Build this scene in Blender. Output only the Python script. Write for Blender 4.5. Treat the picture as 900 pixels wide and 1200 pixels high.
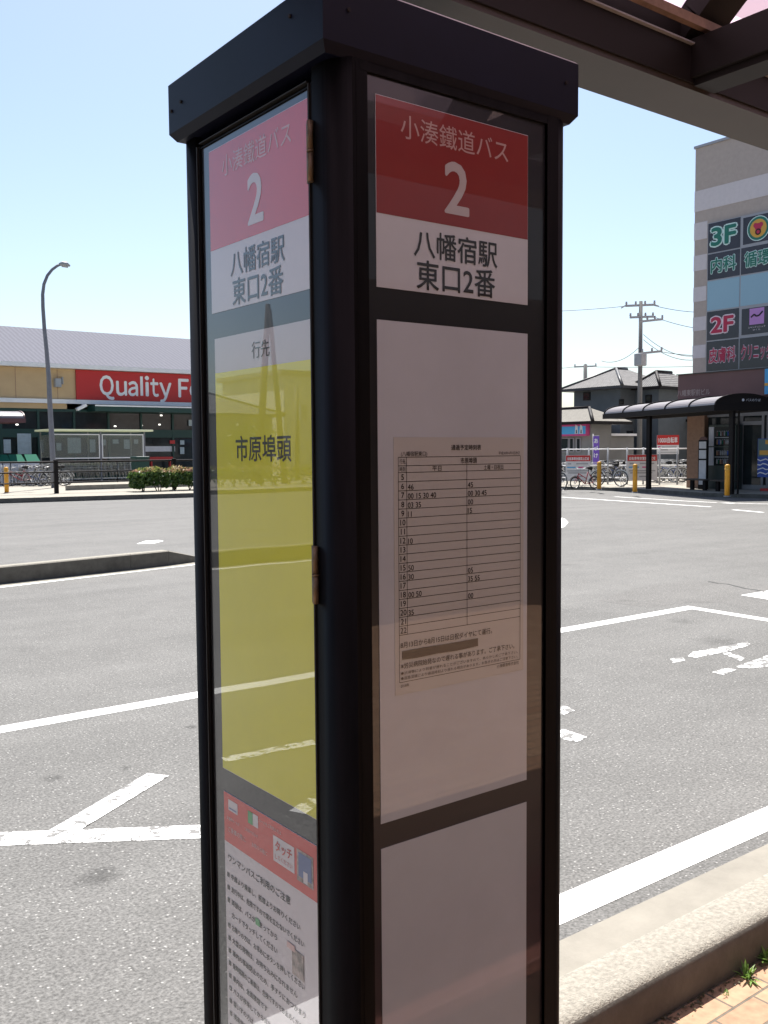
import bpy, bmesh, math, random
from mathutils import Vector, Matrix
R = math.radians
random.seed(7)
scene = bpy.context.scene
for o in list(bpy.data.objects):
    bpy.data.objects.remove(o)

# ------------------------------------------------------------------ camera
F = 1110.0
A, PITCH, ROLL = R(52.8), R(3.75), R(0.44)
fh = Vector((math.cos(A), math.sin(A), 0)); rt = Vector((math.sin(A), -math.cos(A), 0)); UP = Vector((0, 0, 1))
FW = fh*math.cos(PITCH) - UP*math.sin(PITCH)
u_ = UP*math.cos(PITCH) + fh*math.sin(PITCH)
R2 = rt*math.cos(ROLL) - u_*math.sin(ROLL)
U2 = u_*math.cos(ROLL) + rt*math.sin(ROLL)
CAM = Vector((0, 0, 1.70))
cd = bpy.data.cameras.new('camera'); cam = bpy.data.objects.new('camera', cd)
scene.collection.objects.link(cam); scene.camera = cam
cd.sensor_fit = 'HORIZONTAL'; cd.sensor_width = 36; cd.lens = F/900*36
cd.clip_start = 0.05; cd.clip_end = 2000
m = Matrix((R2, U2, -FW)).transposed().to_4x4(); m.translation = CAM
cam.matrix_world = m

# ------------------------------------------------------------------ light
SUN_EL = R(62); SUN_AZ = math.atan2(0.80, 0.60)      # direction towards the sun, from +X
sd = Vector((math.cos(SUN_EL)*math.cos(SUN_AZ), math.cos(SUN_EL)*math.sin(SUN_AZ), math.sin(SUN_EL)))
w = bpy.data.worlds.new('World'); scene.world = w; w.use_nodes = True
nt = w.node_tree; bg = nt.nodes['Background']
sky = nt.nodes.new('ShaderNodeTexSky'); sky.sky_type = 'NISHITA'; sky.sun_disc = False
sky.sun_elevation = SUN_EL; sky.sun_rotation = math.pi/2 - SUN_AZ
sky.air_density = 1.0; sky.dust_density = 1.3; sky.ozone_density = 1.0
nt.links.new(sky.outputs[0], bg.inputs[0]); bg.inputs[1].default_value = 0.082
sl = bpy.data.lights.new('sun', 'SUN'); sl.energy = 5.0; sl.angle = R(0.5); sl.color = (1, .955, .89)
so = bpy.data.objects.new('sun', sl); scene.collection.objects.link(so)
so.rotation_euler = sd.to_track_quat('Z', 'Y').to_euler(); so.location = (0, 0, 40)
vs = scene.view_settings
scene.display_settings.display_device = 'sRGB'
vs.view_transform = 'Standard'; vs.look = 'None'; vs.gamma = 1; vs.use_curve_mapping = False
vs.exposure = 1.15
scene.cycles.max_bounces = 8; scene.cycles.transparent_max_bounces = 12

# ------------------------------------------------------------------ helpers
def ray(x, y): return FW + R2*((x-450)/F) - U2*((y-600)/F)
def at(x, y, dep): return CAM + ray(x, y)*dep
def pl(x, y, ax, val):
    d = ray(x, y); return CAM + d*((val-CAM[ax])/d[ax])
def g(x, y, z=0.0): return pl(x, y, 2, z)
def projx(p):
    v = Vector(p)-CAM; return 450 + F*(v.dot(R2))/v.dot(FW)

class MB:
    def __init__(s, M=None): s.bm = bmesh.new(); s.M = M or Matrix()
    def v(s, p): return s.bm.verts.new(s.M @ Vector(p))
    def face(s, pts, mi=0, smooth=False):
        f = s.bm.faces.new([s.v(p) for p in pts]); f.material_index = mi; f.smooth = smooth; return f
    def bx(s, x0, x1, y0, y1, z0, z1, mi=0):
        P = [s.v((x, y, z)) for z in (z0, z1) for x, y in ((x0, y0), (x1, y0), (x1, y1), (x0, y1))]
        for idx in ((0,3,2,1),(4,5,6,7),(0,1,5,4),(1,2,6,5),(2,3,7,6),(3,0,4,7)):
            f = s.bm.faces.new([P[i] for i in idx]); f.material_index = mi
    def bar(s, p0, p1, w_, h_, mi=0, up=UP):
        p0, p1 = Vector(p0), Vector(p1); d = (p1-p0).normalized()
        sx = d.cross(up)
        if sx.length < 1e-4: sx = d.cross(Vector((1, 0, 0)))
        sx.normalize(); sy = sx.cross(d).normalized()
        P = [s.v(p + sx*a*w_/2 + sy*b*h_/2) for p in (p0, p1) for a, b in ((-1,-1),(1,-1),(1,1),(-1,1))]
        for idx in ((0,3,2,1),(4,5,6,7),(0,1,5,4),(1,2,6,5),(2,3,7,6),(3,0,4,7)):
            f = s.bm.faces.new([P[i] for i in idx]); f.material_index = mi
    def tube(s, pts, r, seg=8, mi=0, cap=True, closed=False):
        pts = [Vector(p) for p in pts]; n = len(pts)
        rs = r if isinstance(r, (list, tuple)) else [r]*n
        rings = []; prev = None
        for i in range(n):
            if closed: d = pts[(i+1) % n]-pts[i-1]
            else: d = pts[min(i+1, n-1)]-pts[max(i-1, 0)]
            d.normalize()
            if prev is None:
                a = d.cross(Vector((0, 0, 1)))
                if a.length < 1e-3: a = d.cross(Vector((1, 0, 0)))
            else:
                a = prev - d*prev.dot(d)
            a.normalize(); prev = a; b = d.cross(a)
            rings.append([s.v(pts[i] + (a*math.cos(2*math.pi*k/seg)+b*math.sin(2*math.pi*k/seg))*rs[i]) for k in range(seg)])
        for i in range(n if closed else n-1):
            q, t = rings[i], rings[(i+1) % n]
            for k in range(seg):
                f = s.bm.faces.new((q[k], q[(k+1) % seg], t[(k+1) % seg], t[k])); f.material_index = mi; f.smooth = True
        if cap and not closed:
            for q in (rings[0][::-1], rings[-1]):
                f = s.bm.faces.new(q); f.material_index = mi
    def ring(s, c, nrm, rad, r, n=20, seg=5, mi=0):
        nrm = Vector(nrm).normalized(); a = nrm.orthogonal().normalized(); b = nrm.cross(a)
        s.tube([Vector(c)+(a*math.cos(t)+b*math.sin(t))*rad for t in [2*math.pi*i/n for i in range(n)]], r, seg, mi, closed=True)
    def extrude_poly(s, pts, z0, z1, mi=0, mside=None):
        """closed outline in xy, from z0 up to z1"""
        mside = mi if mside is None else mside
        top = [s.v((p[0], p[1], z1)) for p in pts]; bot = [s.v((p[0], p[1], z0)) for p in pts]
        f = s.bm.faces.new(top); f.material_index = mi
        n = len(pts)
        for i in range(n):
            f = s.bm.faces.new((bot[i], bot[(i+1) % n], top[(i+1) % n], top[i])); f.material_index = mside
    def disc(s, c, nrm, r, mi=0, n=24, r_in=0):
        nrm = Vector(nrm).normalized(); a = nrm.orthogonal().normalized(); b = nrm.cross(a); c = Vector(c)
        P = [c+(a*math.cos(2*math.pi*i/n)+b*math.sin(2*math.pi*i/n))*r for i in range(n)]
        if not r_in: s.face(P, mi); return
        Q = [c+(p-c)*(r_in/r) for p in P]
        for i in range(n): s.face((P[i], P[(i+1) % n], Q[(i+1) % n], Q[i]), mi)
    def build(s, name, mats, parent=None, bevel=0, fix=True):
        if bevel:
            bmesh.ops.remove_doubles(s.bm, verts=s.bm.verts, dist=1e-5)
            bmesh.ops.bevel(s.bm, geom=[e for e in s.bm.edges if e.calc_length() > bevel*2.2], offset=bevel, segments=2, profile=.5, affect='EDGES')
        if fix: bmesh.ops.recalc_face_normals(s.bm, faces=s.bm.faces)
        me = bpy.data.meshes.new(name); s.bm.to_mesh(me); s.bm.free()
        for mt in (mats if isinstance(mats, (list, tuple)) else [mats]): me.materials.append(mt)
        o = bpy.data.objects.new(name, me); scene.collection.objects.link(o)
        if parent: adopt(o, parent)
        return o

def world_loc(o):
    l = Vector(o.location)
    p = o.parent
    return l if p is None else l
def adopt(o, parent):
    o.parent = parent
    top = parent
    # every mesh is modelled in world coordinates; only the thing's Empty (or mesh) may carry a location
    if parent.parent is None:
        o.matrix_parent_inverse = Matrix.Translation(-Vector(parent.location))
def tag(o, label, cat, group=None):
    o['label'] = label; o['category'] = cat
    if group: o['group'] = group
    return o
def thing(name, label, cat, loc=(0, 0, 0), group=None):
    o = bpy.data.objects.new(name, None); scene.collection.objects.link(o)
    o.empty_display_size = .2; o.location = loc
    return tag(o, label, cat, group)
def struct(o): o['kind'] = 'structure'; return o
def dup(root, M, label, group=None):
    """copy a thing built at the origin, with copies of its parts and sub-parts"""
    def rec(o, par):
        c = o.copy(); scene.collection.objects.link(c)
        if par: c.parent = par
        for ch in o.children: rec(ch, c)
        return c
    r = rec(root, None); r.matrix_world = M; r['label'] = label
    if group: r['group'] = group
    return r

_glyphs = {}
def glyph_mesh(txt, bold):
    k = (txt, bold)
    if k not in _glyphs:
        cu = bpy.data.curves.new('lettering', 'FONT'); cu.body = txt; cu.size = 1; cu.resolution_u = 3
        cu.offset = bold; cu.align_x = 'CENTER'
        ob = bpy.data.objects.new('lettering', cu); scene.collection.objects.link(ob)
        bpy.context.view_layer.update()
        dg = bpy.context.evaluated_depsgraph_get()
        me = bpy.data.meshes.new_from_object(ob.evaluated_get(dg))
        vs_ = [v.co.copy() for v in me.vertices]; fs = [tuple(p.vertices) for p in me.polygons]
        bpy.data.objects.remove(ob); bpy.data.curves.remove(cu); bpy.data.meshes.remove(me)
        _glyphs[k] = (vs_, fs)
    return _glyphs[k]
def text(mb, txt, org, du, dv, w_=None, h_=None, mi=0, bold=0.0, anchor='C', step=None):
    """flat lettering fitted into a width w_ and / or height h_; org = middle (or left-bottom) of its box.
    bold > 0 thickens the strokes with shifted layers, each a hair above the last"""
    vs_, fs = glyph_mesh(txt, 0)
    if not vs_: return
    x0 = min(v.x for v in vs_); x1 = max(v.x for v in vs_); y0 = min(v.y for v in vs_); y1 = max(v.y for v in vs_)
    sx = w_/(x1-x0) if w_ else None; sy = h_/(y1-y0) if h_ else None
    sx = sx or sy; sy = sy or sx
    du, dv = Vector(du).normalized(), Vector(dv).normalized(); nn = du.cross(dv)
    ox, oy = ((x0+x1)/2, (y0+y1)/2) if anchor == 'C' else (x0, y0)
    r = bold; sh = [(0, 0)]
    if bold > 0:
        q = bold*.7; sh = [(r, 0), (-r, 0), (0, r), (0, -r)]
        if bold > .015: sh += [(q, q), (-q, q), (q, -q), (-q, -q)]
        if bold > .05: sh += [(r*.5, 0), (-r*.5, 0), (0, r*.5), (0, -r*.5)]
    st = step if step is not None else max(2e-5, .0006*sy)
    if step is None and sy < .3: st = 2e-5
    for k, (ax, ay) in enumerate(sh):
        vv = [mb.v(Vector(org)+du*((v.x-ox+ax)*sx)+dv*((v.y-oy+ay)*sy)+nn*(st*k)) for v in vs_]
        for f in fs:
            try:
                q_ = mb.bm.faces.new([vv[i] for i in f]); q_.material_index = mi
            except ValueError: pass

# ------------------------------------------------------------------ materials
def mat(name, col, rough=.6, metal=0., noise=None, bump=None, coat=0., ior=1.45, spec=.5, coat_ior=1.5, streak=None):
    mt = bpy.data.materials.new(name); mt.use_nodes = True; n = mt.node_tree.nodes; l = mt.node_tree.links
    b = n['Principled BSDF']; b.inputs['Base Color'].default_value = (*col, 1); b.inputs['Roughness'].default_value = rough
    b.inputs['Metallic'].default_value = metal; b.inputs['IOR'].default_value = ior; b.inputs['Specular IOR Level'].default_value = spec
    b.inputs['Coat Weight'].default_value = coat; b.inputs['Coat Roughness'].default_value = .01; b.inputs['Coat IOR'].default_value = coat_ior
    tc = n.new('ShaderNodeTexCoord')
    if coat:                                      # a pane is never quite flat: slow ripples in what it mirrors
        t3 = n.new('ShaderNodeTexNoise'); t3.inputs['Scale'].default_value = 5; t3.inputs['Detail'].default_value = 1
        l.new(tc.outputs['Object'], t3.inputs['Vector'])
        b3 = n.new('ShaderNodeBump'); b3.inputs['Strength'].default_value = .07; b3.inputs['Distance'].default_value = .003
        l.new(t3.outputs['Fac'], b3.inputs['Height']); l.new(b3.outputs[0], b.inputs['Coat Normal'])
    if noise:
        tx = n.new('ShaderNodeTexNoise'); tx.inputs['Scale'].default_value = noise[0]; tx.inputs['Detail'].default_value = 6; tx.inputs['Roughness'].default_value = .65
        l.new(tc.outputs['Object'], tx.inputs['Vector'])
        if streak:
            mp = n.new('ShaderNodeMapping'); mp.inputs['Scale'].default_value = streak
            l.new(tc.outputs['Object'], mp.inputs['Vector']); l.new(mp.outputs[0], tx.inputs['Vector'])
        rp = n.new('ShaderNodeMapRange'); rp.inputs['From Min'].default_value = .3; rp.inputs['From Max'].default_value = .7
        rp.inputs['To Min'].default_value = 1-noise[1]; rp.inputs['To Max'].default_value = 1+noise[1]
        l.new(tx.outputs['Fac'], rp.inputs['Value'])
        mx = n.new('ShaderNodeVectorMath'); mx.operation = 'SCALE'; mx.inputs[0].default_value = col
        l.new(rp.outputs[0], mx.inputs['Scale']); l.new(mx.outputs[0], b.inputs['Base Color'])
    if bump:
        t2 = n.new('ShaderNodeTexNoise'); t2.inputs['Scale'].default_value = bump[0]; t2.inputs['Detail'].default_value = 4
        l.new(tc.outputs['Object'], t2.inputs['Vector'])
        bp = n.new('ShaderNodeBump'); bp.inputs['Strength'].default_value = bump[1]; bp.inputs['Distance'].default_value = bump[2] if len(bump) > 2 else .01
        l.new(t2.outputs['Fac'], bp.inputs['Height']); l.new(bp.outputs[0], b.inputs['Normal'])
    return mt

STAINS = [(g(x, y)[:2], r0, dk) for x, y, r0, dk in ((112, 1028, .10, .55), (62, 912, .07, .6), (148, 900, .05, .6), (222, 852, .05, .5), (845, 752, .22, .7), (800, 728, .18, .75), (560, 900, .2, .7), (30, 760, .25, .85), (690, 720, .5, .9))]
def asphalt_mat(name, base):
    mt = bpy.data.materials.new(name); mt.use_nodes = True; n = mt.node_tree.nodes; l = mt.node_tree.links
    b = n['Principled BSDF']; b.inputs['Roughness'].default_value = .85; b.inputs['Specular IOR Level'].default_value = .3
    tc = n.new('ShaderNodeTexCoord')
    def noise(sc, det, rough=.6):
        t = n.new('ShaderNodeTexNoise'); t.inputs['Scale'].default_value = sc; t.inputs['Detail'].default_value = det
        t.inputs['Roughness'].default_value = rough; l.new(tc.outputs['Object'], t.inputs['Vector']); return t.outputs['Fac']
    def ramp(src, a, b_, c, d):
        r_ = n.new('ShaderNodeMapRange'); r_.inputs[1].default_value = a; r_.inputs[2].default_value = b_; r_.inputs[3].default_value = c; r_.inputs[4].default_value = d
        l.new(src, r_.inputs[0]); return r_.outputs[0]
    def mul(x, y):
        q = n.new('ShaderNodeMath'); q.operation = 'MULTIPLY'; l.new(x, q.inputs[0]); l.new(y, q.inputs[1]); return q.outputs[0]
    def add(x, y):
        q = n.new('ShaderNodeMath'); q.operation = 'ADD'; l.new(x, q.inputs[0]); l.new(y, q.inputs[1]); return q.outputs[0]
    mp = n.new('ShaderNodeMapping'); mp.inputs['Scale'].default_value = (.10, 1.1, 1); l.new(tc.outputs['Object'], mp.inputs['Vector'])
    tk = n.new('ShaderNodeTexNoise'); tk.inputs['Scale'].default_value = 1; tk.inputs['Detail'].default_value = 4; l.new(mp.outputs[0], tk.inputs['Vector'])
    big = mul(ramp(noise(.22, 5), .3, .7, .88, 1.08), ramp(tk.outputs['Fac'], .32, .68, .90, 1.08))
    mid = ramp(noise(2.2, 6, .7), .3, .7, .90, 1.08)
    fine = mul(ramp(noise(75, 2, .6), .3, .7, .60, 1.40), ramp(noise(30, 3, .7), .3, .7, .84, 1.16))
    # scattered oil stains
    st = ramp(noise(1.1, 3), .66, .74, 1.0, .72)
    # a few oil drips where buses wait
    for (sx_, sy_), r0, dk in STAINS:
        vd = n.new('ShaderNodeVectorMath'); vd.operation = 'DISTANCE'; l.new(tc.outputs['Object'], vd.inputs[0]); vd.inputs[1].default_value = (sx_, sy_, 0)
        wob = add(vd.outputs['Value'], ramp(noise(9, 4), .3, .7, -r0*.4, r0*.4))
        st = mul(st, ramp(wob, r0*.25, r0, dk, 1.0))
    # pale aggregate stones
    vo = n.new('ShaderNodeTexVoronoi'); vo.inputs['Scale'].default_value = 60; l.new(tc.outputs['Object'], vo.inputs['Vector'])
    sp = n.new('ShaderNodeSeparateColor'); l.new(vo.outputs['Color'], sp.inputs[0])
    pick = ramp(sp.outputs[0], .80, .84, 0, 1); near = ramp(vo.outputs['Distance'], .15, .4, 1.6, 0)
    stone = mul(pick, near)
    val = add(mul(mul(mul(big, mid), mul(fine, st)), ramp(fine, 0, 2, 1, 1)), stone)
    sc = n.new('ShaderNodeVectorMath'); sc.operation = 'SCALE'; sc.inputs[0].default_value = base
    l.new(val, sc.inputs['Scale']); l.new(sc.outputs[0], b.inputs['Base Color'])
    bp = n.new('ShaderNodeBump'); bp.inputs['Strength'].default_value = .5; bp.inputs['Distance'].default_value = .006
    l.new(add(fine, stone), bp.inputs['Height']); l.new(bp.outputs[0], b.inputs['Normal'])
    return mt

def paint_mat(name, wear, base=(.80, .80, .78)):
    """road paint, chipped away where the noise says so"""
    mt = bpy.data.materials.new(name); mt.use_nodes = True; n = mt.node_tree.nodes; l = mt.node_tree.links
    b = n['Principled BSDF']; b.inputs['Roughness'].default_value = .6
    tc = n.new('ShaderNodeTexCoord')
    t = n.new('ShaderNodeTexNoise'); t.inputs['Scale'].default_value = 14; t.inputs['Detail'].default_value = 8; t.inputs['Roughness'].default_value = .75
    l.new(tc.outputs['Object'], t.inputs['Vector'])
    r_ = n.new('ShaderNodeMapRange'); r_.inputs[1].default_value = wear; r_.inputs[2].default_value = wear+.06; r_.inputs[3].default_value = 1; r_.inputs[4].default_value = 0
    l.new(t.outputs['Fac'], r_.inputs[0])
    mx = n.new('ShaderNodeMix'); mx.data_type = 'RGBA'; mx.inputs['A'].default_value = (.115, .112, .107, 1); mx.inputs['B'].default_value = (*base, 1)
    l.new(r_.outputs[0], mx.inputs['Factor']); l.new(mx.outputs['Result'], b.inputs['Base Color'])
    return mt

def brick_mat():
    mt = bpy.data.materials.new('paving_brick'); mt.use_nodes = True; n = mt.node_tree.nodes; l = mt.node_tree.links
    b = n['Principled BSDF']; b.inputs['Roughness'].default_value = .85
    tc = n.new('ShaderNodeTexCoord')
    br = n.new('ShaderNodeTexBrick'); br.inputs['Scale'].default_value = 1
    br.inputs['Brick Width'].default_value = .2; br.inputs['Row Height'].default_value = .1; br.inputs['Mortar Size'].default_value = .0045
    br.inputs['Mortar Smooth'].default_value = .2; br.inputs['Bias'].default_value = 0
    br.inputs['Color1'].default_value = (.30, .165, .10, 1); br.inputs['Color2'].default_value = (.37, .225, .14, 1); br.inputs['Mortar'].default_value = (.12, .10, .075, 1)
    mp = n.new('ShaderNodeMapping'); mp.inputs['Location'].default_value = (.03, .055, 0)
    l.new(tc.outputs['Object'], mp.inputs['Vector']); l.new(mp.outputs[0], br.inputs['Vector'])
    t = n.new('ShaderNodeTexNoise'); t.inputs['Scale'].default_value = 30; t.inputs['Detail'].default_value = 6; l.new(tc.outputs['Object'], t.inputs['Vector'])
    r_ = n.new('ShaderNodeMapRange'); r_.inputs[1].default_value = .3; r_.inputs[2].default_value = .7; r_.inputs[3].default_value = .78; r_.inputs[4].default_value = 1.18
    l.new(t.outputs['Fac'], r_.inputs[0])
    sc = n.new('ShaderNodeVectorMath'); sc.operation = 'SCALE'; l.new(br.outputs['Color'], sc.inputs[0]); l.new(r_.outputs[0], sc.inputs['Scale'])
    l.new(sc.outputs[0], b.inputs['Base Color'])
    bp = n.new('ShaderNodeBump'); bp.inputs['Strength'].default_value = .6; bp.inputs['Distance'].default_value = .006; bp.invert = True
    l.new(br.outputs['Fac'], bp.inputs['Height']); l.new(bp.outputs[0], b.inputs['Normal'])
    return mt

def sheet_mat(name, col, through, tr=.5, clear=.15, rough=.1, gloss=.5):
    """polycarbonate roofing: part translucent, part clear, a gloss on top"""
    mt = bpy.data.materials.new(name); mt.use_nodes = True; n = mt.node_tree.nodes; l = mt.node_tree.links
    out = n['Material Output']; n.remove(n['Principled BSDF'])
    df = n.new('ShaderNodeBsdfDiffuse'); df.inputs[0].default_value = (*col, 1)
    tl = n.new('ShaderNodeBsdfTranslucent'); tl.inputs[0].default_value = (*through, 1)
    cl = n.new('ShaderNodeBsdfTransparent'); cl.inputs[0].default_value = (*through, 1)
    gl = n.new('ShaderNodeBsdfGlossy'); gl.inputs['Roughness'].default_value = rough
    m1 = n.new('ShaderNodeMixShader'); m1.inputs[0].default_value = tr; l.new(df.outputs[0], m1.inputs[1]); l.new(tl.outputs[0], m1.inputs[2])
    m2 = n.new('ShaderNodeMixShader'); m2.inputs[0].default_value = clear; l.new(m1.outputs[0], m2.inputs[1]); l.new(cl.outputs[0], m2.inputs[2])
    fr = n.new('ShaderNodeFresnel'); fr.inputs[0].default_value = 1.5
    gm = n.new('ShaderNodeMath'); gm.operation = 'MULTIPLY'; gm.inputs[1].default_value = gloss; l.new(fr.outputs[0], gm.inputs[0])
    m3 = n.new('ShaderNodeMixShader'); l.new(gm.outputs[0], m3.inputs[0]); l.new(m2.outputs[0], m3.inputs[1]); l.new(gl.outputs[0], m3.inputs[2])
    l.new(m3.outputs[0], out.inputs[0]); return mt

def tile_mat(name, col, scale, axis='Y', amt=.35):
    mt = bpy.data.materials.new(name); mt.use_nodes = True; n = mt.node_tree.nodes; l = mt.node_tree.links
    b = n['Principled BSDF']; b.inputs['Roughness'].default_value = .85; b.inputs['Specular IOR Level'].default_value = .12
    tc = n.new('ShaderNodeTexCoord')
    wv = n.new('ShaderNodeTexWave'); wv.bands_direction = axis; wv.inputs['Scale'].default_value = scale; wv.inputs['Distortion'].default_value = 2.5
    l.new(tc.outputs['Object'], wv.inputs['Vector'])
    ns = n.new('ShaderNodeTexNoise'); ns.inputs['Scale'].default_value = 5; ns.inputs['Detail'].default_value = 5; l.new(tc.outputs['Object'], ns.inputs['Vector'])
    ad = n.new('ShaderNodeMath'); ad.operation = 'ADD'; l.new(wv.outputs['Fac'], ad.inputs[0]); l.new(ns.outputs['Fac'], ad.inputs[1])
    r_ = n.new('ShaderNodeMapRange'); r_.inputs[1].default_value = .3; r_.inputs[2].default_value = 1.6; r_.inputs[3].default_value = 1-amt; r_.inputs[4].default_value = 1+amt
    l.new(ad.outputs[0], r_.inputs[0])
    sc = n.new('ShaderNodeVectorMath'); sc.operation = 'SCALE'; sc.inputs[0].default_value = col; l.new(r_.outputs[0], sc.inputs['Scale'])
    l.new(sc.outputs[0], b.inputs['Base Color'])
    bp = n.new('ShaderNodeBump'); bp.inputs['Strength'].default_value = .4; bp.inputs['Distance'].default_value = .03
    l.new(wv.outputs['Fac'], bp.inputs['Height']); l.new(bp.outputs[0], b.inputs['Normal'])
    return mt

def emit_mat(name, col, s):
    mt = bpy.data.materials.new(name); mt.use_nodes = True; b = mt.node_tree.nodes['Principled BSDF']
    b.inputs['Base Color'].default_value = (*col, 1); b.inputs['Emission Color'].default_value = (*col, 1); b.inputs['Emission Strength'].default_value = s
    return mt
def leaf_mat(name, c0, c1, sc=9):
    mt = bpy.data.materials.new(name); mt.use_nodes = True; n = mt.node_tree.nodes; l = mt.node_tree.links
    b = n['Principled BSDF']; b.inputs['Roughness'].default_value = .5
    tc = n.new('ShaderNodeTexCoord'); t = n.new('ShaderNodeTexNoise'); t.inputs['Scale'].default_value = sc; t.inputs['Detail'].default_value = 5
    l.new(tc.outputs['Object'], t.inputs['Vector'])
    r_ = n.new('ShaderNodeMapRange'); r_.inputs[1].default_value = .35; r_.inputs[2].default_value = .65; l.new(t.outputs['Fac'], r_.inputs[0])
    mx = n.new('ShaderNodeMix'); mx.data_type = 'RGBA'; mx.inputs['A'].default_value = (*c0, 1); mx.inputs['B'].default_value = (*c1, 1)
    l.new(r_.outputs[0], mx.inputs['Factor']); l.new(mx.outputs['Result'], b.inputs['Base Color'])
    tl = n.new('ShaderNodeBsdfTranslucent'); l.new(mx.outputs['Result'], tl.inputs[0])
    ms = n.new('ShaderNodeMixShader'); ms.inputs[0].default_value = .3; l.new(b.outputs[0], ms.inputs[1]); l.new(tl.outputs[0], ms.inputs[2])
    l.new(ms.outputs[0], n['Material Output'].inputs[0])
    return mt

M = {}
M['asphalt'] = asphalt_mat('asphalt', (.129, .127, .122))
M['paint_faded'] = paint_mat('faded_road_paint', .455); M['paint'] = paint_mat('road_paint', .61); M['paint_worn'] = paint_mat('worn_road_paint', .50)
M['concrete'] = mat('concrete', (.265, .247, .21), .95, noise=(60, .28), bump=(150, .8, .006))
M['concrete_shade'] = mat('shaded_stained_concrete', (.12, .112, .098), .95, noise=(5, .3), bump=(90, .4, .004))  # kerb faces away from the sun: shade put into the colour, with dirt
M['concrete_dark'] = mat('gutter_concrete', (.225, .21, .178), .9, noise=(4, .16), bump=(120, .4, .003))
M['far_paving'] = mat('far_paving', (.27, .25, .21), .9, noise=(1.5, .12))
M['earth'] = mat('earth', (.22, .21, .19), .95, noise=(.3, .2))
M['brick'] = brick_mat()
M['black'] = mat('black_coated_metal', (.0045, .0045, .0055), .5, noise=(5, .7), streak=(5, 5, .5), spec=.10)
M['cap'] = mat('charcoal_sheet_metal', (.002, .003, .011), .45, noise=(5, .3), spec=.17)
M['bronze'] = mat('dark_bronze_aluminium', (.042, .035, .030), .55, noise=(3, .18))
M['bronze_black'] = mat('blackened_bronze', (.012, .010, .010), .6, spec=.2)
M['brass'] = mat('aged_brass', (.15, .115, .075), .5, metal=.7, noise=(60, .4))
M['steel'] = mat('galvanised_steel', (.17, .175, .20), .6, metal=.1, noise=(4, .12))
M['gasket'] = mat('rubber_gasket', (.01, .01, .01), .7)
GL = dict(rough=.3, coat=1.0, coat_ior=1.52)
GA = dict(rough=.3, coat=1.0, coat_ior=1.68)
M['board'] = mat('black_backed_glass', (.012, .013, .016), **GL)
M['board_left'] = mat('black_backed_acrylic', (.012, .013, .016), **GA)
def print_set(tail, G, white, lilac, red, yellow, txt):
    G = dict(G); N = dict(noise=(7, .045), **G)
    return [mat('white_print'+tail, white, **N), mat('red_print'+tail, red, **N), mat('white_on_red_print'+tail, txt, **G), mat('black_ink'+tail, (.018, .017, .019), **G),
            mat('yellow_print'+tail, yellow, **N), mat('pale_grey_print'+tail, lilac, **N), mat('pink_on_red_print'+tail, (txt[0], txt[1]*.72, txt[2]*.68), **G),
            mat('green_print'+tail, (.04, .26, .09), **G), mat('blue_print'+tail, (.06, .10, .24), **G), mat('photo_print'+tail, (.20, .17, .16), noise=(70, .8), **G)]
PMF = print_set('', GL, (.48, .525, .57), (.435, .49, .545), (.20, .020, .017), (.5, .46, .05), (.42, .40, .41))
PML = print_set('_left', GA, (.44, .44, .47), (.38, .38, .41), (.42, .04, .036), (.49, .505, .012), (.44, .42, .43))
M['paper'] = mat('timetable_paper', (.42, .44, .43), noise=(2, .05), **GL)
M['sign_ink'] = mat('timetable_ink', (.022, .018, .016), **GL)
M['roof_sheet'] = sheet_mat('pink_tinted_polycarbonate', (.32, .24, .275), (.62, .45, .54), tr=.74, clear=.03)
M['roof_grey'] = sheet_mat('grey_polycarbonate', (.18, .172, .19), (.2, .19, .2), tr=.10, clear=.02, rough=.5, gloss=.12)
M['cart_roof'] = sheet_mat('cream_polycarbonate', (.75, .76, .62), (.75, .8, .6), tr=.3, clear=.1)
M['clear'] = sheet_mat('clear_acrylic', (.6, .6, .58), (.8, .83, .8), tr=.4, clear=.80, rough=.05)
M['yellow'] = mat('yellow_bollard_paint', (.62, .30, .025), .5, noise=(5, .12))
M['white'] = mat('white_paint', (.72, .72, .73), .5, noise=(2, .06))
M['grey'] = mat('grey_paint', (.30, .31, .33), .5, noise=(3, .12))
M['pale'] = mat('pale_cabinet', (.52, .54, .60), .4)
M['beige'] = mat('beige_render', (.50, .355, .20), .85, noise=(.7, .08))
M['tan'] = mat('brown_tile_pier', (.30, .175, .115), .7, noise=(8, .15))
M['maroon'] = mat('dark_red_cladding', (.135, .072, .068), .65, noise=(.8, .1))
M['store_red'] = mat('store_sign_red', (.44, .022, .022), .45)
M['red'] = mat('red_paint', (.48, .03, .03), .5)
M['green_dark'] = mat('dark_green_frame', (.010, .045, .038), .45)
M['green_lid'] = mat('green_plastic', (.012, .10, .065), .8, spec=.1)
M['glass_dark'] = mat('dark_window_glass', (.020, .026, .028), .06, noise=(.8, .5), spec=.6)
M['glass_blue'] = mat('blue_blind_behind_glass', (.27, .42, .51), .2, spec=.5)
M['glass_sign'] = mat('dark_film_on_glass', (.030, .024, .034), .12, noise=(1.2, .3), spec=.6)
M['poster'] = mat('paper_poster', (.36, .43, .46), .6, noise=(6, .15))
M['poster_w'] = mat('white_notice', (.60, .60, .62), .6, noise=(5, .1))
M['roof_metal'] = tile_mat('grey_metal_roof', (.118, .12, .145), 1.1, 'X', .12)
M['roof_tile'] = tile_mat('grey_pan_tiles', (.17, .167, .165), 2.2, 'Y', .45)
M['roof_tile2'] = tile_mat('light_pan_tiles', (.20, .19, .17), 2.6, 'Y', .3)
M['wall_dark'] = mat('dark_grey_cladding', (.075, .088, .100), .8, noise=(1.5, .15))
M['wall_grey'] = mat('grey_render', (.22, .215, .205), .85, noise=(1, .12))
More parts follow.
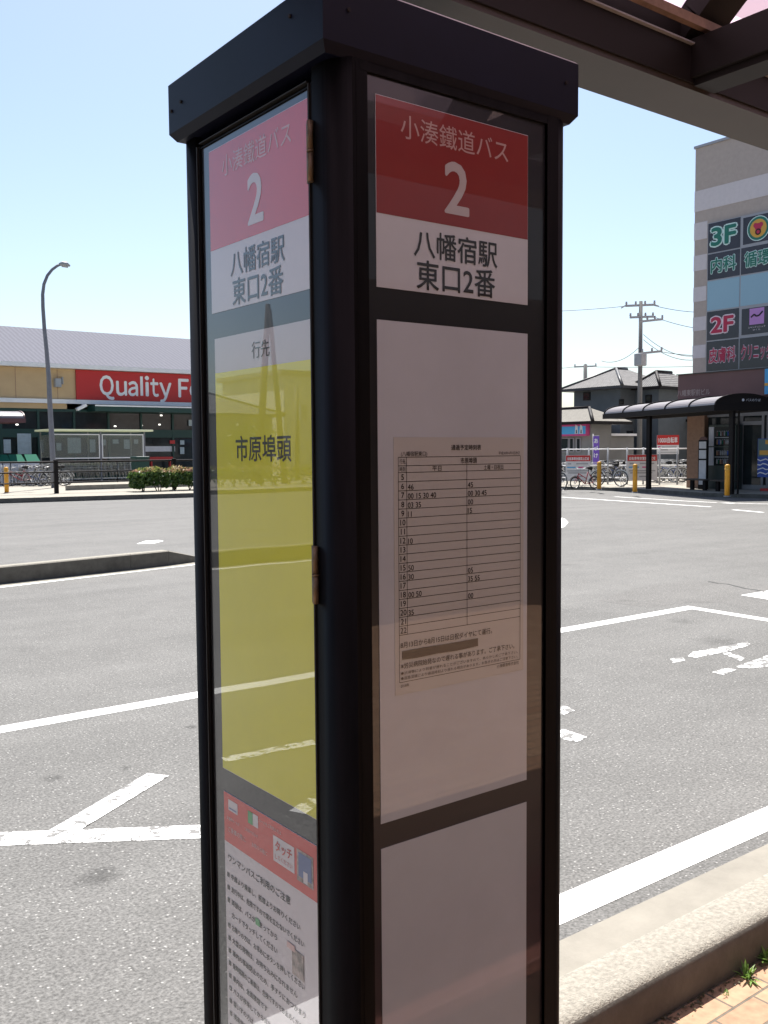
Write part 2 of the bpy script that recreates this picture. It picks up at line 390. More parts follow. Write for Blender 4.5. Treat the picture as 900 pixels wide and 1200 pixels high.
M['wall_white'] = mat('white_render', (.66, .64, .58), .85, noise=(1, .06))
M['band_a'] = mat('pale_wall_tile', (.60, .545, .55), .7, noise=(6, .05))
M['band_b'] = mat('taupe_wall_tile', (.42, .35, .31), .7, noise=(6, .07))
M['alu'] = mat('aluminium_frame', (.32, .31, .33), .4, metal=.3)
M['ink_green'] = mat('green_lettering', (.01, .16, .115), .5)
M['ink_red'] = mat('crimson_lettering', (.46, .02, .07), .5)
M['mint'] = mat('mint_outline', (.62, .78, .74), .5)
M['pinkwhite'] = mat('pale_pink_outline', (.80, .66, .70), .5)
M['orange'] = mat('orange_print', (.62, .33, .05), .5)
M['purple'] = mat('lilac_print', (.50, .24, .55), .5)
M['sky_print'] = mat('sky_blue_print', (.06, .32, .60), .5)
M['blue'] = mat('blue_print_cloth', (.04, .09, .36), .6)
M['violet'] = mat('violet_cloth', (.16, .08, .42), .7)
M['pink'] = mat('magenta_print', (.50, .05, .20), .5)
M['pole'] = mat('concrete_pole', (.15, .148, .146), .85, noise=(2, .15))
M['wire'] = mat('cable', (.03, .03, .035), .6)
M['rubber'] = mat('black_rubber', (.015, .015, .015), .8)
M['chrome'] = mat('bright_metal', (.5, .5, .5), .4, metal=.6)
M['bike_black'] = mat('black_bicycle_paint', (.02, .022, .025), .35)
M['bike_red'] = mat('red_bicycle_paint', (.30, .025, .035), .35)
M['bike_silver'] = mat('silver_bicycle_paint', (.45, .45, .44), .35, metal=.3)
M['bike_blue'] = mat('blue_bicycle_paint', (.05, .10, .30), .35)
M['leaf'] = leaf_mat('hedge_leaf', (.035, .085, .018), (.10, .16, .030))
M['leaf_top'] = leaf_mat('fresh_hedge_leaf', (.20, .27, .05), (.42, .24, .17), 2.2)
M['leaf_weed'] = leaf_mat('weed_leaf', (.10, .20, .03), (.18, .30, .05), 30)
M['bark'] = mat('bark', (.07, .05, .035), .9, noise=(12, .3))
M['lamp_glass'] = mat('lamp_lens', (.35, .36, .36), .3)
M['shop_light'] = emit_mat('shop_ceiling_lamp', (1, .97, .9), 1.2)
M['wood'] = mat('bench_slat_red_brown', (.19, .075, .060), .55, noise=(14, .25), streak=(1, 8, 8))

# ------------------------------------------------------------------ ground, road, kerbs
mb = MB(); mb.face([(-400, -400, -.04), (500, -400, -.04), (500, 500, -.04), (-400, 500, -.04)]); struct(mb.build('ground', M['earth']))
mb = MB(); mb.face([(-90, 1.95, 0), (60, 1.95, 0), (60, 60, 0), (-90, 60, 0)]); struct(mb.build('road', M['asphalt']))
mb = MB(); mb.face([(-90, -45, .03), (60, -45, .03), (60, 1.66, .03), (-90, 1.66, .03)]); struct(mb.build('pavement', M['brick']))

# near kerb: gutter apron + raised rounded kerb stones, cut by joints
def kerb_profile(mb, prof, x0, x1, mi=0):
    n = len(prof)
    a = [mb.v((x0, y, z)) for y, z in prof]; b = [mb.v((x1, y, z)) for y, z in prof]
    for i in range(n-1):
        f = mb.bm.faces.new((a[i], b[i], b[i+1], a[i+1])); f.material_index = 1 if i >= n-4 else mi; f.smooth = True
    mb.face([(x0, y, z) for y, z in prof]); mb.face([(x1, y, z) for y, z in prof][::-1])
mb = MB()
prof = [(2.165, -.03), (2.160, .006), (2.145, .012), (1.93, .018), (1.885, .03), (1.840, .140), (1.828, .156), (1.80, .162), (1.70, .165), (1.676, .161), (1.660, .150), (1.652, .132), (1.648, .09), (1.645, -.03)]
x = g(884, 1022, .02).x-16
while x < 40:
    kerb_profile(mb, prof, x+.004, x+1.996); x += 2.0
struct(mb.build('kerb', [M['concrete'], M['concrete_shade']]))
mb = MB(); mb.face([(-40, 1.90, .0215), (40, 1.90, .0215), (40, 2.02, .0195), (-40, 2.02, .0195)]); mb.face([(-40, 2.02, .0195), (40, 2.02, .0195), (40, 2.148, .0155), (-40, 2.148, .0155)]); struct(mb.build('gutter', M['concrete_dark']))

def strip(mb, pts, wd, z=.002):
    """painted strip along a polyline, wd to the left of travel centred"""
    pts = [Vector((p[0], p[1], 0)) for p in pts]; L = []; Rr = []
    for i, p in enumerate(pts):
        d = (pts[min(i+1, len(pts)-1)]-pts[max(i-1, 0)]).normalized(); nn = Vector((-d.y, d.x, 0))
        L.append(p+nn*wd/2); Rr.append(p-nn*wd/2)
    for i in range(len(pts)-1):
        mb.face([(q.x, q.y, z) for q in (L[i], L[i+1], Rr[i+1], Rr[i])])
def marking(fn, worn=False):
    mb = MB(); fn(mb); return struct(mb.build('road_marking', M[{0: 'paint', 1: 'paint_worn', 2: 'paint_faded'}[int(worn)]]))
marking(lambda b: strip(b, [(-60, 2.32), (40, 2.32)], .16))
def bay(b):
    b.face([(-60, 5.92, .002), (8.56, 5.92, .002), (8.70, 6.07, .002), (-60, 6.07, .002)])
    b.face([(8.56, 5.92, .002), (8.40, 2.9, .002), (8.55, 2.9, .002), (8.70, 6.07, .002)])
marking(bay)
marking(lambda b: strip(b, [(-60, 12.2), (-10, 12.26), (3.33, 12.46), (6.32, 13.05), (9, 13.9), (12, 15.2)], .13))
marking(lambda b: strip(b, [(.2, 4.86), (1.1, 4.28), (1.84, 3.80), (2.05, 3.66)], .15), True)
marking(lambda b: strip(b, [(1.27, 4.13), (2.0, 4.62)], .13, .0035), True)
def pxpoly(b, pts): b.face([(*g(x, y)[:2], .002) for x, y in pts])
marking(lambda b: (pxpoly(b, [(785,772),(800,770),(803,774),(788,777)]), pxpoly(b, [(806,769),(812,764),(838,760),(876,752),(880,756),(848,765),(815,771)]),
                   pxpoly(b, [(846,766),(852,764),(874,771),(868,775)]), pxpoly(b, [(862,782),(880,775),(900,768),(920,772),(920,778),(880,784)]),
                   pxpoly(b, [(834,788),(850,783),(863,785),(848,791)])), 2)
marking(lambda b: pxpoly(b, [(868,697.5),(908,691),(920,693),(920,703),(903,703)]))
marking(lambda b: (pxpoly(b, [(640,826),(664,828),(674,833),(660,838),(640,836)]), pxpoly(b, [(640,852),(662,855),(688,864),(676,870),(640,862)])), 2)
for sx in ((2.389, 4.632, 2.956, 4.57), (2.30, 3.72, 2.46, 3.80)):       # the same worn letters further along the bay, seen mirrored in the glass
    marking(lambda b: strip(b, [(1.504-sx[0], sx[1]), (1.504-sx[2], sx[3])], .09), True)
marking(lambda b: pxpoly(b, [(600,606),(655,606),(662,608),(666,612),(662,617),(655,620),(600,620)]))
marking(lambda b: strip(b, [g(640,581), g(657,582.5), g(740,588), g(833,594)], .13))
marking(lambda b: strip(b, [g(720,582), g(800,587), g(860,590)], .11))
marking(lambda b: strip(b, [g(840,589), g(892,590.5), g(930,591)], .11))
marking(lambda b: strip(b, [g(859,597.3), g(894,600.5)], .14))
marking(lambda b: (pxpoly(b, [(160,637.5),(170,634),(186,633),(192,634),(180,637)]),), False)
for k, (x, y) in enumerate(((-22, 20.5), (-18, 20.5), (-22, 23.5), (-17, 23.5), (-25, 18), (-16, 18))):    # bay dashes left of the frame, seen in the glass
    marking(lambda b: strip(b, [(x, y), (x+2.4, y)], .13))
# crack sealed in the asphalt
mb = MB(); pts = [g(x, y) for x, y in ((830,681.5),(842,684),(852,684.5),(866,688),(874,690),(886,691.5),(905,696))]; strip(mb, pts, .035, .003); struct(mb.build('road_crack', M['gasket']))
for px in ((112, 1030, .10, .16), (852, 755, .10, .3)):
    pass

mb = MB(); P = [g(x, y) for x, y in ((700, 704), (742, 690), (800, 680), (880, 683), (960, 694), (940, 712), (900, 722), (845, 706), (805, 706), (760, 712))]
mb.face([(p.x, p.y, .0012) for p in P]); struct(mb.build('road_patch', asphalt_mat('patched_asphalt', (.124, .121, .116))))
# separator kerb in the middle of the plaza, running out to the road at its end
mb = MB(); line = [(-60, 12.42), (-10, 12.48), (3.39, 12.71), (5.3, 13.02), (5.95, 13.16), (6.75, 13.38)]
hs = [.23, .23, .23, .23, .225, .012]
for i in range(len(line)-1):
    (xa, ya), (xb, yb) = line[i], line[i+1]; d = Vector((xb-xa, yb-ya, 0)).normalized(); nn = Vector((-d.y, d.x, 0))
    nseg = max(1, int((Vector((xb-xa, yb-ya)).length)/1.0)) if i > 1 else 30
    for k in range(nseg):
        t0, t1 = k/nseg, (k+1)/nseg-(.012/max(.3, Vector((xb-xa, yb-ya)).length/nseg))*.5*(1/nseg)
        P = [Vector((xa+(xb-xa)*t, ya+(yb-ya)*t, 0)) for t in (t0, t1)]
        H = [hs[i]+(hs[i+1]-hs[i])*t for t in (t0, t1)]
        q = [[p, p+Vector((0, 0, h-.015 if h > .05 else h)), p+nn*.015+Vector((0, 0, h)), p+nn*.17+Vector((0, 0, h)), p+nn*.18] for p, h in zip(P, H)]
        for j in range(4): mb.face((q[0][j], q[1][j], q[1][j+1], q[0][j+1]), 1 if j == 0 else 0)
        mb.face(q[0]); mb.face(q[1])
struct(mb.build('kerb', [M['concrete'], M['concrete_shade']]))
mb = MB()
for i in range(len(line)-1):
    (xa, ya), (xb, yb) = line[i], line[i+1]
    mb.face([(xa, ya-.20, .003), (xb, yb-.20, .003), (xb, yb+.01, .003), (xa, ya+.01, .003)])
struct(mb.build('gutter', M['concrete_dark']))

# far pavement with its kerb, curving round the plaza
edge = [(-90, 33.4), (0, 33.35), (9, 33.2), (15.5, 32.15), (20.5, 30.9), (25, 29.3), (28.8, 27.6), (30.05, 25.9), (30.0, 23.8), (29.3, 21.45), (28.65, 19.4), (28.8, 18.2), (29.0, 17.2), (29.3, 14), (29.6, 2), (60, 2)]
far = edge + [(120, 2), (120, 120), (-90, 120)]
mb = MB(); mb.extrude_poly([(x+.0, y+.0) for x, y in far], -.03, .13, 0, 0); struct(mb.build('pavement', M['far_paving']))
mb = MB()
for i in range(len(edge)-2):
    a, b = Vector((*edge[i], 0)), Vector((*edge[i+1], 0)); d = (b-a).normalized(); nn = Vector((-d.y, d.x, 0))   # towards the pavement
    nseg = max(1, int((b-a).length))
    for k in range(nseg):
        p = a+(b-a)*(k/nseg); q = a+(b-a)*((k+.99)/nseg)
        h = .165 if i < 6 else (.10 if i < 9 else .05)
        h = max(h, .137)
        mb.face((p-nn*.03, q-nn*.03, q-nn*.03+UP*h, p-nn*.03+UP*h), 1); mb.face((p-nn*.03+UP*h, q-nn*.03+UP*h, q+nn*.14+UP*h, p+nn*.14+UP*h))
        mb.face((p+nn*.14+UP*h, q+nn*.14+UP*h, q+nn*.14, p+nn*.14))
struct(mb.build('kerb', [M['concrete'], M['concrete_shade']]))
mb = MB()                                             # second kerb step in front of the store
for k in range(40): mb.bx(13.2+k*.5, 13.694+k*.5, 39.0, 39.2, .13, .33)
struct(mb.build('kerb', M['concrete_dark']))

# ------------------------------------------------------------------ the bus stop pillar
PX0, PX1, PY0, PY1 = .748, 1.222, 1.090, 1.560
PB, PT = .05, 2.246
pillar = thing('bus_stop_pillar', 'tall black four sided bus stop pillar with red number 2 signs and a timetable behind glass', 'bus stop', (.975, 1.34, .03))
def corner_post(cx, cy, sx, sy, w_=.056, rad=.030):
    """rounded outer corner; sx, sy point outward"""
    out = [(0, 0)]
    pts = [(cx-sx*w_, cy), (cx-sx*w_, cy-sy*w_), (cx, cy-sy*w_)]
    arc = [(cx-sx*rad+sx*rad*math.cos(t), cy-sy*rad+sy*rad*math.sin(t)) for t in [math.pi/2*k/6 for k in range(7)]]
    poly = [(cx-sx*w_, cy-sy*w_), (cx, cy-sy*w_)] + arc + [(cx-sx*w_, cy)]
    b = MB(); n = len(poly)
    lo = [b.v((x, y, PB)) for x, y in poly]; hi = [b.v((x, y, PT)) for x, y in poly]
    for i in range(n):
        f = b.bm.faces.new((lo[i], lo[(i+1) % n], hi[(i+1) % n], hi[i])); f.smooth = 1 <= i <= n-3
    b.bm.faces.new(hi)
    return b.build('corner_post', M['black'], pillar)
for cx, cy, sx, sy in ((PX0, PY0, -1, -1), (PX1, PY0, 1, -1), (PX0, PY1, -1, 1), (PX1, PY1, 1, 1)): corner_post(cx, cy, sx, sy, .056 if sy < 0 else .050, .030 if sy < 0 else .018)
# lid with chamfered lower edge and rivets
b = MB(); e = .028
LX0, LX1, LY0, LY1 = .726, 1.232, 1.083, 1.566
def ringz(off, z): return [b.v(p) for p in ((LX0-off, LY0-off, z), (LX1+off, LY0-off, z), (LX1+off, LY1+off, z), (LX0-off, LY1+off, z))]
rs = [ringz(-.05, PT-.012), ringz(-.010, PT-.010), ringz(0, PT+.003), ringz(0, PT+.086), ringz(-.004, PT+.090)]
for i_, (q, t) in enumerate(zip(rs, rs[1:])):
    for k in range(4): b.bm.faces.new((q[k], q[(k+1) % 4], t[(k+1) % 4], t[k])).material_index = 1 if i_ == 3 else 0
b.bm.faces.new(rs[0][::-1]); b.bm.faces.new(rs[-1])
lid = b.build('lid', [M['cap'], mat('edge_highlight', (.10, .10, .10), .35, metal=.4, noise=(30, .5))], pillar)  # top bevel paler: its sunlit highlight is put into the colour
b = MB()
for y, z in ((PY0+.015, PT+.07), (PY0+.075, PT+.06), (LY1-.05, PT+.045), (LY1-.012, PT+.04)):
    b.tube([(LX0-.0025, y, z), (LX0+.004, y, z)], .003, 8)
for x in (PX0+.02, PX1-.02):
    b.tube([(x, LY0-.0025, PT+.05), (x, LY0+.004, PT+.05)], .003, 8)
o = b.build('rivet', M['bronze_black']); o.parent = lid; 
b = MB(); b.bx(PX0-.012, PX1+.012, PY0-.012, PY1+.012, .03, PB+.05); b.build('plinth', M['black'], pillar, bevel=.004)
b = MB(); b.bx(PX0+.05, PX1-.05, PY0+.05, PY1-.05, PT-.06, PT-.02); b.build('ceiling_plate', M['black'], pillar)

# ---- rails of the doors (top, bottom), stiles and gaskets
def frame_side(y0, y1, x, sgn, axis):
    """door frame on one face. axis 'X': face normal along X at x; axis 'Y': along Y at x"""
    b = MB()
    def put(a0, a1, d0, d1, z0, z1, mi=0):
        if axis == 'X': b.bx(min(x+sgn*d0, x+sgn*d1), max(x+sgn*d0, x+sgn*d1), a0, a1, z0, z1, mi)
        else: b.bx(a0, a1, min(x+sgn*d0, x+sgn*d1), max(x+sgn*d0, x+sgn*d1), z0, z1, mi)
    put(y0, y0+.012, -.02, -.001, PB+.02, PT-.03); put(y1-.012, y1, -.02, -.001, PB+.02, PT-.03)
    put(y1-.008, y1-.005, -.02, .002, PB+.02, PT-.03, 1); put(y0+.005, y0+.008, -.02, .0015, PB+.02, PT-.03, 1)
    put(y0+.0125, y1-.0125, -.02, -.002, 2.212, PT-.032); put(y0+.0125, y1-.0125, -.02, -.002, .10, .30)
    put(y0+.0125, y1-.0125, -.02, .0005, 2.2195, 2.2215, 1)
    return b.build('door_frame', [M['black'], M['gasket']], pillar)
YA, YB = PY0+.057, PY1-.051
XA, XB = PX0+.057, PX1-.057
frame_side(YA, YB, PX0, -1, 'X'); frame_side(YA, YB, PX1, 1, 'X')
GX, GY = .7525, 1.0945
def gboard(nm, x0, x1, y0, y1): 
    b = MB(); b.bx(x0, x1, y0, y1, .299, 2.2115); return b.build(nm, M['board_left'], pillar)
gboard('glass_panel', GX, GX+.006, YA+.0105, YB-.0105)
b = MB(); b.bx(.790, 1.1655, GY, GY+.006, .16, 2.225); b.build('glass_panel', M['board'], pillar)
b = MB(); b.bx(PX0+.0585, PX1-.0585, PY1-.012, PY1-.006, .16, 2.225); b.build('glass_panel', M['board'], pillar)
b = MB(); b.bx(PX1-.012, PX1-.006, YA+.0105, YB-.0105, .299, 2.2115); b.build('glass_panel', M['board'], pillar)
# retaining strips of the front pane
b = MB()
b.bx(.7842, .7895, PY0-.0005, GY+.006, .10, 2.235); b.bx(1.166, 1.1712, PY0-.0005, GY+.006, .10, 2.235)
b.bx(.790, 1.1655, PY0-.0005, GY+.004, 2.2255, 2.238); b.bx(.790, 1.1655, PY0-.0005, GY+.004, .10, .1595)
b.build('glazing_bead', M['black'], pillar)
# hinges
for z0, z1 in ((2.078, 2.162), (1.478, 1.562)):
    b = MB(); zm = (z0+z1)/2
    b.tube([(PX0-.0035, YA-.001, z0), (PX0-.0035, YA-.001, zm-.0015)], .0048, 10); b.tube([(PX0-.0035, YA-.001, zm+.0015), (PX0-.0035, YA-.001, z1)], .0048, 10)
    b.tube([(PX0-.0035, YA-.001, zm-.0014), (PX0-.0035, YA-.001, zm+.0014)], .0056, 10)
    b.bx(PX0-.0015, PX0+.0005, YA+.003, YA+.012, z0, z1)
    b.build('hinge', M['brass'], pillar)

# ---- posters. a face frame: origin, across, up, small step outward
class Face:
    def __init__(s, o, du, nrm): s.o, s.du, s.n = Vector(o), Vector(du), Vector(nrm)
    def p(s, a, z, d=0): return s.o + s.du*a + UP*z + s.n*d
    def rect(s, b, a0, a1, z0, z1, mi, d=.001): b.face([s.p(a0, z0, d), s.p(a1, z0, d), s.p(a1, z1, d), s.p(a0, z1, d)], mi)
    def slab(s, b, a0, a1, z0, z1, mi, d0=.0002, d1=.0010):
        P = [s.p(a, z, d) for d in (d0, d1) for a, z in ((a0, z0), (a1, z0), (a1, z1), (a0, z1))]
        V = [b.v(q) for q in P]
        for idx in ((0,3,2,1),(4,5,6,7),(0,1,5,4),(1,2,6,5),(2,3,7,6),(3,0,4,7)):
            f = b.bm.faces.new([V[i] for i in idx]); f.material_index = mi
    def text(s, b, t, a, z, w_=None, h_=None, mi=0, bold=0, d=.0016, anchor='C'): text(b, t, s.p(a, z, d), s.du, UP, w_, h_, mi, bold, anchor)
FF = Face((0, GY, 0), (1, 0, 0), (0, -1, 0))                 # pavement face: a = world x
FL = Face((GX, 0, 0), (0, -1, 0), (-1, 0, 0))                # left face: a = -world y
def header(fc, a0, a1, PM):
    b = MB(); c = (a0+a1)/2
    fc.slab(b, a0, a1, 1.932, 2.200, 0); fc.rect(b, a0+.0006, a1-.0006, 2.036, 2.1992, 1, .0013)
    fc.text(b, '小湊鐵道バス', c, 2.165, .215, None, 6, .002)
    fc.text(b, '2', c, 2.0925, None, .074, 2, .018)
    fc.text(b, '八幡宿駅', c, 2.003, .168, None, 3, .012); fc.text(b, '東口2番', c, 1.9575, .158, None, 3, .012)
    return b.build('header_poster', PM, pillar)
header(FF, .820, 1.125, PMF)
header(FL, -1.468, -1.160, PML)
# middle sheets
b = MB(); FF.slab(b, .820, 1.125, 1.148, 1.886, 5); b.build('route_poster', PMF, pillar)
b = MB(); FL.slab(b, -1.460, -1.160, 1.150, 1.889, 5); FL.rect(b, -1.4594, -1.1606, 1.151, 1.8315, 4, .0013)
FL.text(b, '行先', -1.306, 1.859, .055, None, 3, .0); FL.text(b, '市原埠頭', -1.305, 1.704, .172, None, 3, .014)
b.build('route_poster', PML, pillar)
# lower sheets
b = MB(); FF.slab(b, .820, 1.125, .36, 1.110, 5); b.build('lower_poster', PMF, pillar)
b = MB(); FL.slab(b, -1.458, -1.162, .36, 1.110, 0); FL.rect(b, -1.4574, -1.1626, 1.022, 1.1094, 1, .0013)
FL.rect(b, -1.441, -1.408, 1.081, 1.100, 0, .0016); FL.rect(b, -1.438, -1.412, 1.084, 1.0865, 8, .0018)
FL.rect(b, -1.372, -1.338, 1.080, 1.101, 0, .0016); FL.rect(b, -1.372, -1.356, 1.080, 1.101, 7, .0018)
FL.rect(b, -1.290, -1.226, 1.044, 1.086, 0, .0016); FL.text(b, 'タッチ', -1.258, 1.071, .05, .017, 1, .02, .0019); FL.text(b, 'してください', -1.258, 1.053, .052, None, 1, 0, .0019)
FL.rect(b, -1.219, -1.172, 1.038, 1.088, 9, .0016); FL.rect(b, -1.214, -1.177, 1.046, 1.084, 8, .0018)
FL.rect(b, -1.200, -1.188, 1.040, 1.058, 0, .0019)
for t, a, z, w_ in (('交通系カードが', -1.425, 1.066, .045), ('ご利用できます', -1.362, 1.066, .045), ('ご乗車の際に', -1.412, 1.047, .06), ('お降りの際に', -1.335, 1.047, .05), ('カードをご利用の方は', -1.30, 1.096, .07)):
    FL.text(b, t, a, z, w_, None, 2, 0)
FL.text(b, 'ワンマンバスご利用のご注意', -1.343, .995, .205, .0135, 3, .012)
lines = ['中扉より乗車し、前扉よりお降りください', '走行中は、危険ですので席を立たないでください', '両替は、バスが止まってから', 'カードでタッチしてください', 'お降りの方は、お早めにボタンを押してください',
         '大型の荷物は、お持ち込みになれません', '車内の事故防止のため、手すりにおつかまり', '発車間際のご乗車は、危険ですのでお止めください', '車内は、全面禁煙です', 'バスが停車してから席をお立ちください', '車いすの方は、乗務員にお申し付けください', '携帯電話のご使用はご遠慮ください', 'お忘れ物にご注意ください']
z = .9635
for i, t in enumerate(lines):
    wd = min(.235, .0118*len(t)); 
    if i != 3: FL.rect(b, -1.4505, -1.4425, z-.004, z+.004, 3, .0016)
    FL.text(b, t, -1.436, z-.005, wd, .0105, 3, .015, .0016, 'L'); z -= .0228
FL.rect(b, -1.352, -1.338, .913, .925, 7, .0018)
FL.rect(b, -1.237, -1.203, .880, .922, 9, .0018); FL.rect(b, -1.252, -1.228, .917, .927, 6, .0020)
b.build('notice_poster', PML, pillar)
# the printed timetable
b = MB(); T = lambda *a, **k: FF.text(b, *a, **k)
FF.slab(b, .848, 1.116, 1.336, 1.7185, 0, .0011, .0016)
tm = [M['paper'], M['sign_ink']]
def hl(z, a0, a1, th=.0008): FF.rect(b, a0, a1, z-th/2, z+th/2, 1, .0019)
def vl(a, z0, z1, th=.0008): FF.rect(b, a-th/2, a+th/2, z0, z1, 1, .0021)
D = .0023
T('通過予定時刻表', .990, 1.7030, .062, None, 1, .012, D); T('(八幡宿駅東口)', .886, 1.6935, .050, None, 1, .004, D); T('平成30年4月1日改正', 1.083, 1.6935, .048, None, 1, 0, D)
L_, R_, top, bot = .856, 1.108, 1.6890, 1.4255
zs = [top, 1.6765, 1.6665]; nrow = 18; rh = (zs[-1]-bot)/nrow
for z in zs + [zs[-1]-rh*(i+1) for i in range(nrow)]: hl(z, L_, R_)
for a in (L_, R_): vl(a, 1.3545, top)
vl(.8715, bot, top); vl(.991, bot, zs[1]); hl(1.3545, L_, R_)
T('行先', .8638, 1.6828, .011, .0075, 1, .004, D); T('市原埠頭', .995, 1.6827, .034, .009, 1, .01, D); T('時刻', .8638, 1.6715, .011, .007, 1, 0, D)
T('平日', .930, 1.6714, .018, .0075, 1, .004, D); T('土曜・日祝日', 1.048, 1.6714, .042, .0075, 1, .004, D)
wk = {6: '46', 7: '00 15 30 40', 8: '03 35', 9: '11', 12: '10', 15: '50', 16: '30', 18: '00 50', 20: '35'}
hd = {6: '45', 7: '00 30 45', 8: '00', 9: '15', 16: '05', 17: '35 55', 19: '00'}
for i, h in enumerate(range(5, 23)):
    zc = zs[-1]-rh*(i+.5)
    T(str(h), .8638, zc, None, .0085, 1, .006, D)
    if h in wk: T(wk[h], .8735, zc-.0055, None, .0080, 1, .006, D, anchor='L')
    if h in hd: T(hd[h], .9930, zc-.0055, None, .0080, 1, .006, D, anchor='L')
T('8月13日から8月15日は日祝ダイヤにて運行。', .8585, 1.4055, .186, .0095, 1, .004, D, anchor='L')
b.face([FF.p(a, z, D) for a, z in ((.861, 1.3885), (.885, 1.3875), (.93, 1.3885), (.97, 1.3875), (1.014, 1.3890), (1.014, 1.4015), (.95, 1.4010), (.90, 1.4018), (.861, 1.4012))], 1)
T('※労災病院始発なので遅れる事があります。ご了承下さい。', .8585, 1.3745, .236, .0088, 1, .004, D, anchor='L')
T('●渋滞等により到着が遅れることがございますので、あらかじめご了承下さい。', .8585, 1.3655, .244, .0050, 1, 0, D, anchor='L')
T('●道路混雑により通過時刻より遅れる場合があります。お急ぎの方はご注意下さい。', .8585, 1.3578, .244, .0050, 1, 0, D, anchor='L')
T('小湊鐵道株式会社', 1.080, 1.3500, .05, None, 1, 0, D); T('2018年', .866, 1.3490, .016, None, 1, 0, D)
b.build('timetable', tm, pillar)

# ------------------------------------------------------------------ the shelter over the camera
SX0, SX1, SYF, SYB, SZ = -4.2, 7.6, 1.455, -.06, 2.50
sh = thing('bus_shelter', 'dark bronze bus shelter with arched pink tinted roof over the near pavement', 'bus shelter', (1.7, .7, .03))
def eave(y_out, y_in):
    b = MB(); lo, hi = min(y_out, y_in), max(y_out, y_in)
    b.bx(SX0, SX1, lo, hi, SZ, SZ+.012)                       # underside, lighter: ground bounce put into the colour
    b.bx(SX0, SX1, y_out-.006, y_out+.006, SZ+.0122, SZ+.20)  # outer fascia
    b.bx(SX0, SX1, y_in-.006, y_in+.006, SZ+.0122, SZ+.095, 1)   # inner face, darker: its shade put into the colour
    s_ = 1 if y_in > y_out else -1
    b.bx(SX0, SX1, min(y_in+s_*.0062, y_in+s_*.016), max(y_in+s_*.0062, y_in+s_*.010), SZ+.0915, SZ+.0948, 2)   # lip, paler: a highlight line painted as colour
    return b.build('eave_beam', [M['bronze'], M['bronze_black'], M['grey']], sh)
eave(SYF, 1.315); eave(SYB, SYB+.14)
xs = [-3.2, -1.5, .18, 1.86, 3.54, 5.22, 6.9]
RISE = .62; YM = (SYF+SYB)/2; HW = (SYF-SYB)/2-.10
RA = HW/math.sin(R(46))
def arch(t):
    a = (t/math.pi-.5)*R(92)
    return (YM-RA*math.sin(a), SZ+.125+RA*(math.cos(a)-math.cos(R(46))))
for x in xs:
    b = MB(); y0, y1 = SYB+.1462, 1.3088
    b.bx(x, x+.10, y0, y1, SZ+.022, SZ+.105); b.bx(x+.012, x+.088, y0, y1, SZ+.006, SZ+.0215)
    b.build('cross_beam', M['bronze_black'], sh)
    b = MB(); P = [Vector((x+.05, *arch(math.pi*k/24))) for k in range(25)]
    for p, q in zip(P, P[1:]): b.bar(p, q+(q-p)*.04, .105, .06)
    b.build('roof_rib', M['bronze_black'], sh)
for k in (8, 12, 16):
    b = MB(); y, z = arch(math.pi*k/24); b.bx(SX0+.02, SX1-.02, y-.018, y+.018, z-.01, z+.018)
    b.build('purlin', M['bronze_black'], sh)
b = MB(); b.bx(SX0, SX1, 1.335, 1.345, SZ+.0125, SZ+.165); b.build('closing_plate', M['bronze_black'], sh)
b = MB(); b.bx(SX0, SX1, 1.3105, 1.334, SZ+.088, SZ+.094); b.build('closing_plate', M['bronze_black'], sh)
b = MB()
b.bx(SX0, SX1, 1.276, 1.292, SZ+.118, SZ+.138, 0)
b.build('gutter_strip', mat('weathered_brown_gutter', (.20, .13, .09), .7, noise=(20, .35)), sh)
bx_ = [SX0]+[x+.05 for x in xs]+[SX1]
for xa, xb in zip(bx_, bx_[1:]):
    b = MB(); P = [arch(math.pi*k/24) for k in range(25)]
    for (ya, za), (yb, zb) in zip(P, P[1:]): b.face([(xa+.002, ya, za+.034), (xb-.002, ya, za+.034), (xb-.002, yb, zb+.034), (xa+.002, yb, zb+.034)], 0, True)
    b.build('roof_panel', M['roof_sheet'], sh)
for x, y in ((3.57, 1.385), (-3.2, 1.385), (3.57, .01), (-3.2, .01)):
    b = MB(); b.bx(x-.05, x+.05, y-.05, y+.05, .03, SZ); b.build('post', M['bronze'], sh, bevel=.008)
bench = thing('waiting_bench', 'low red brown slatted bench under the near shelter', 'bench', (1.75, .53, .03))
b = MB()
for k in range(4): b.bx(.95, 2.3, 0.27+k*.094, .354+k*.094, .43, .465)
b.build('seat', M['wood'], bench, bevel=.004)
for x in (1.1, 2.15):
    b = MB(); b.bx(x-.03, x+.03, .29, .62, .03, .429); b.build('leg', M['bronze_black'], bench)
random.seed(3)
for (wx, wy), n_, L, lb in (((876, 1147), 26, .062, 'small green weed sprouting between kerb and brick paving'), ((899, 1127), 20, .065, 'green weed at the foot of the kerb by the photo edge'), ((851, 1165), 8, .025, 'tiny weed seedling in the joint before the kerb')):
    c = pl(wx, wy, 2, .03); weed = MB()
    for k in range(n_):
        a = random.uniform(0, 6.28); el = random.uniform(.25, 1.25); l_ = L*random.uniform(.5, 1.1)
        d = Vector((math.cos(a)*math.cos(el), math.sin(a)*math.cos(el), math.sin(el))); sd_ = d.cross(UP).normalized()*l_*.075
        p0 = c+Vector((random.uniform(-.012, .012), random.uniform(-.012, .012), 0)); p1 = p0+d*l_*.5; p2 = p0+d*l_-UP*l_*.15
        weed.face((p0-sd_*.3, p0+sd_*.3, p1+sd_, p1-sd_)); weed.face((p1-sd_, p1+sd_, p2))
    tag(weed.build('weed', M['leaf_weed'], fix=False), lb, 'weed')
mb = MB(); random.seed(5)
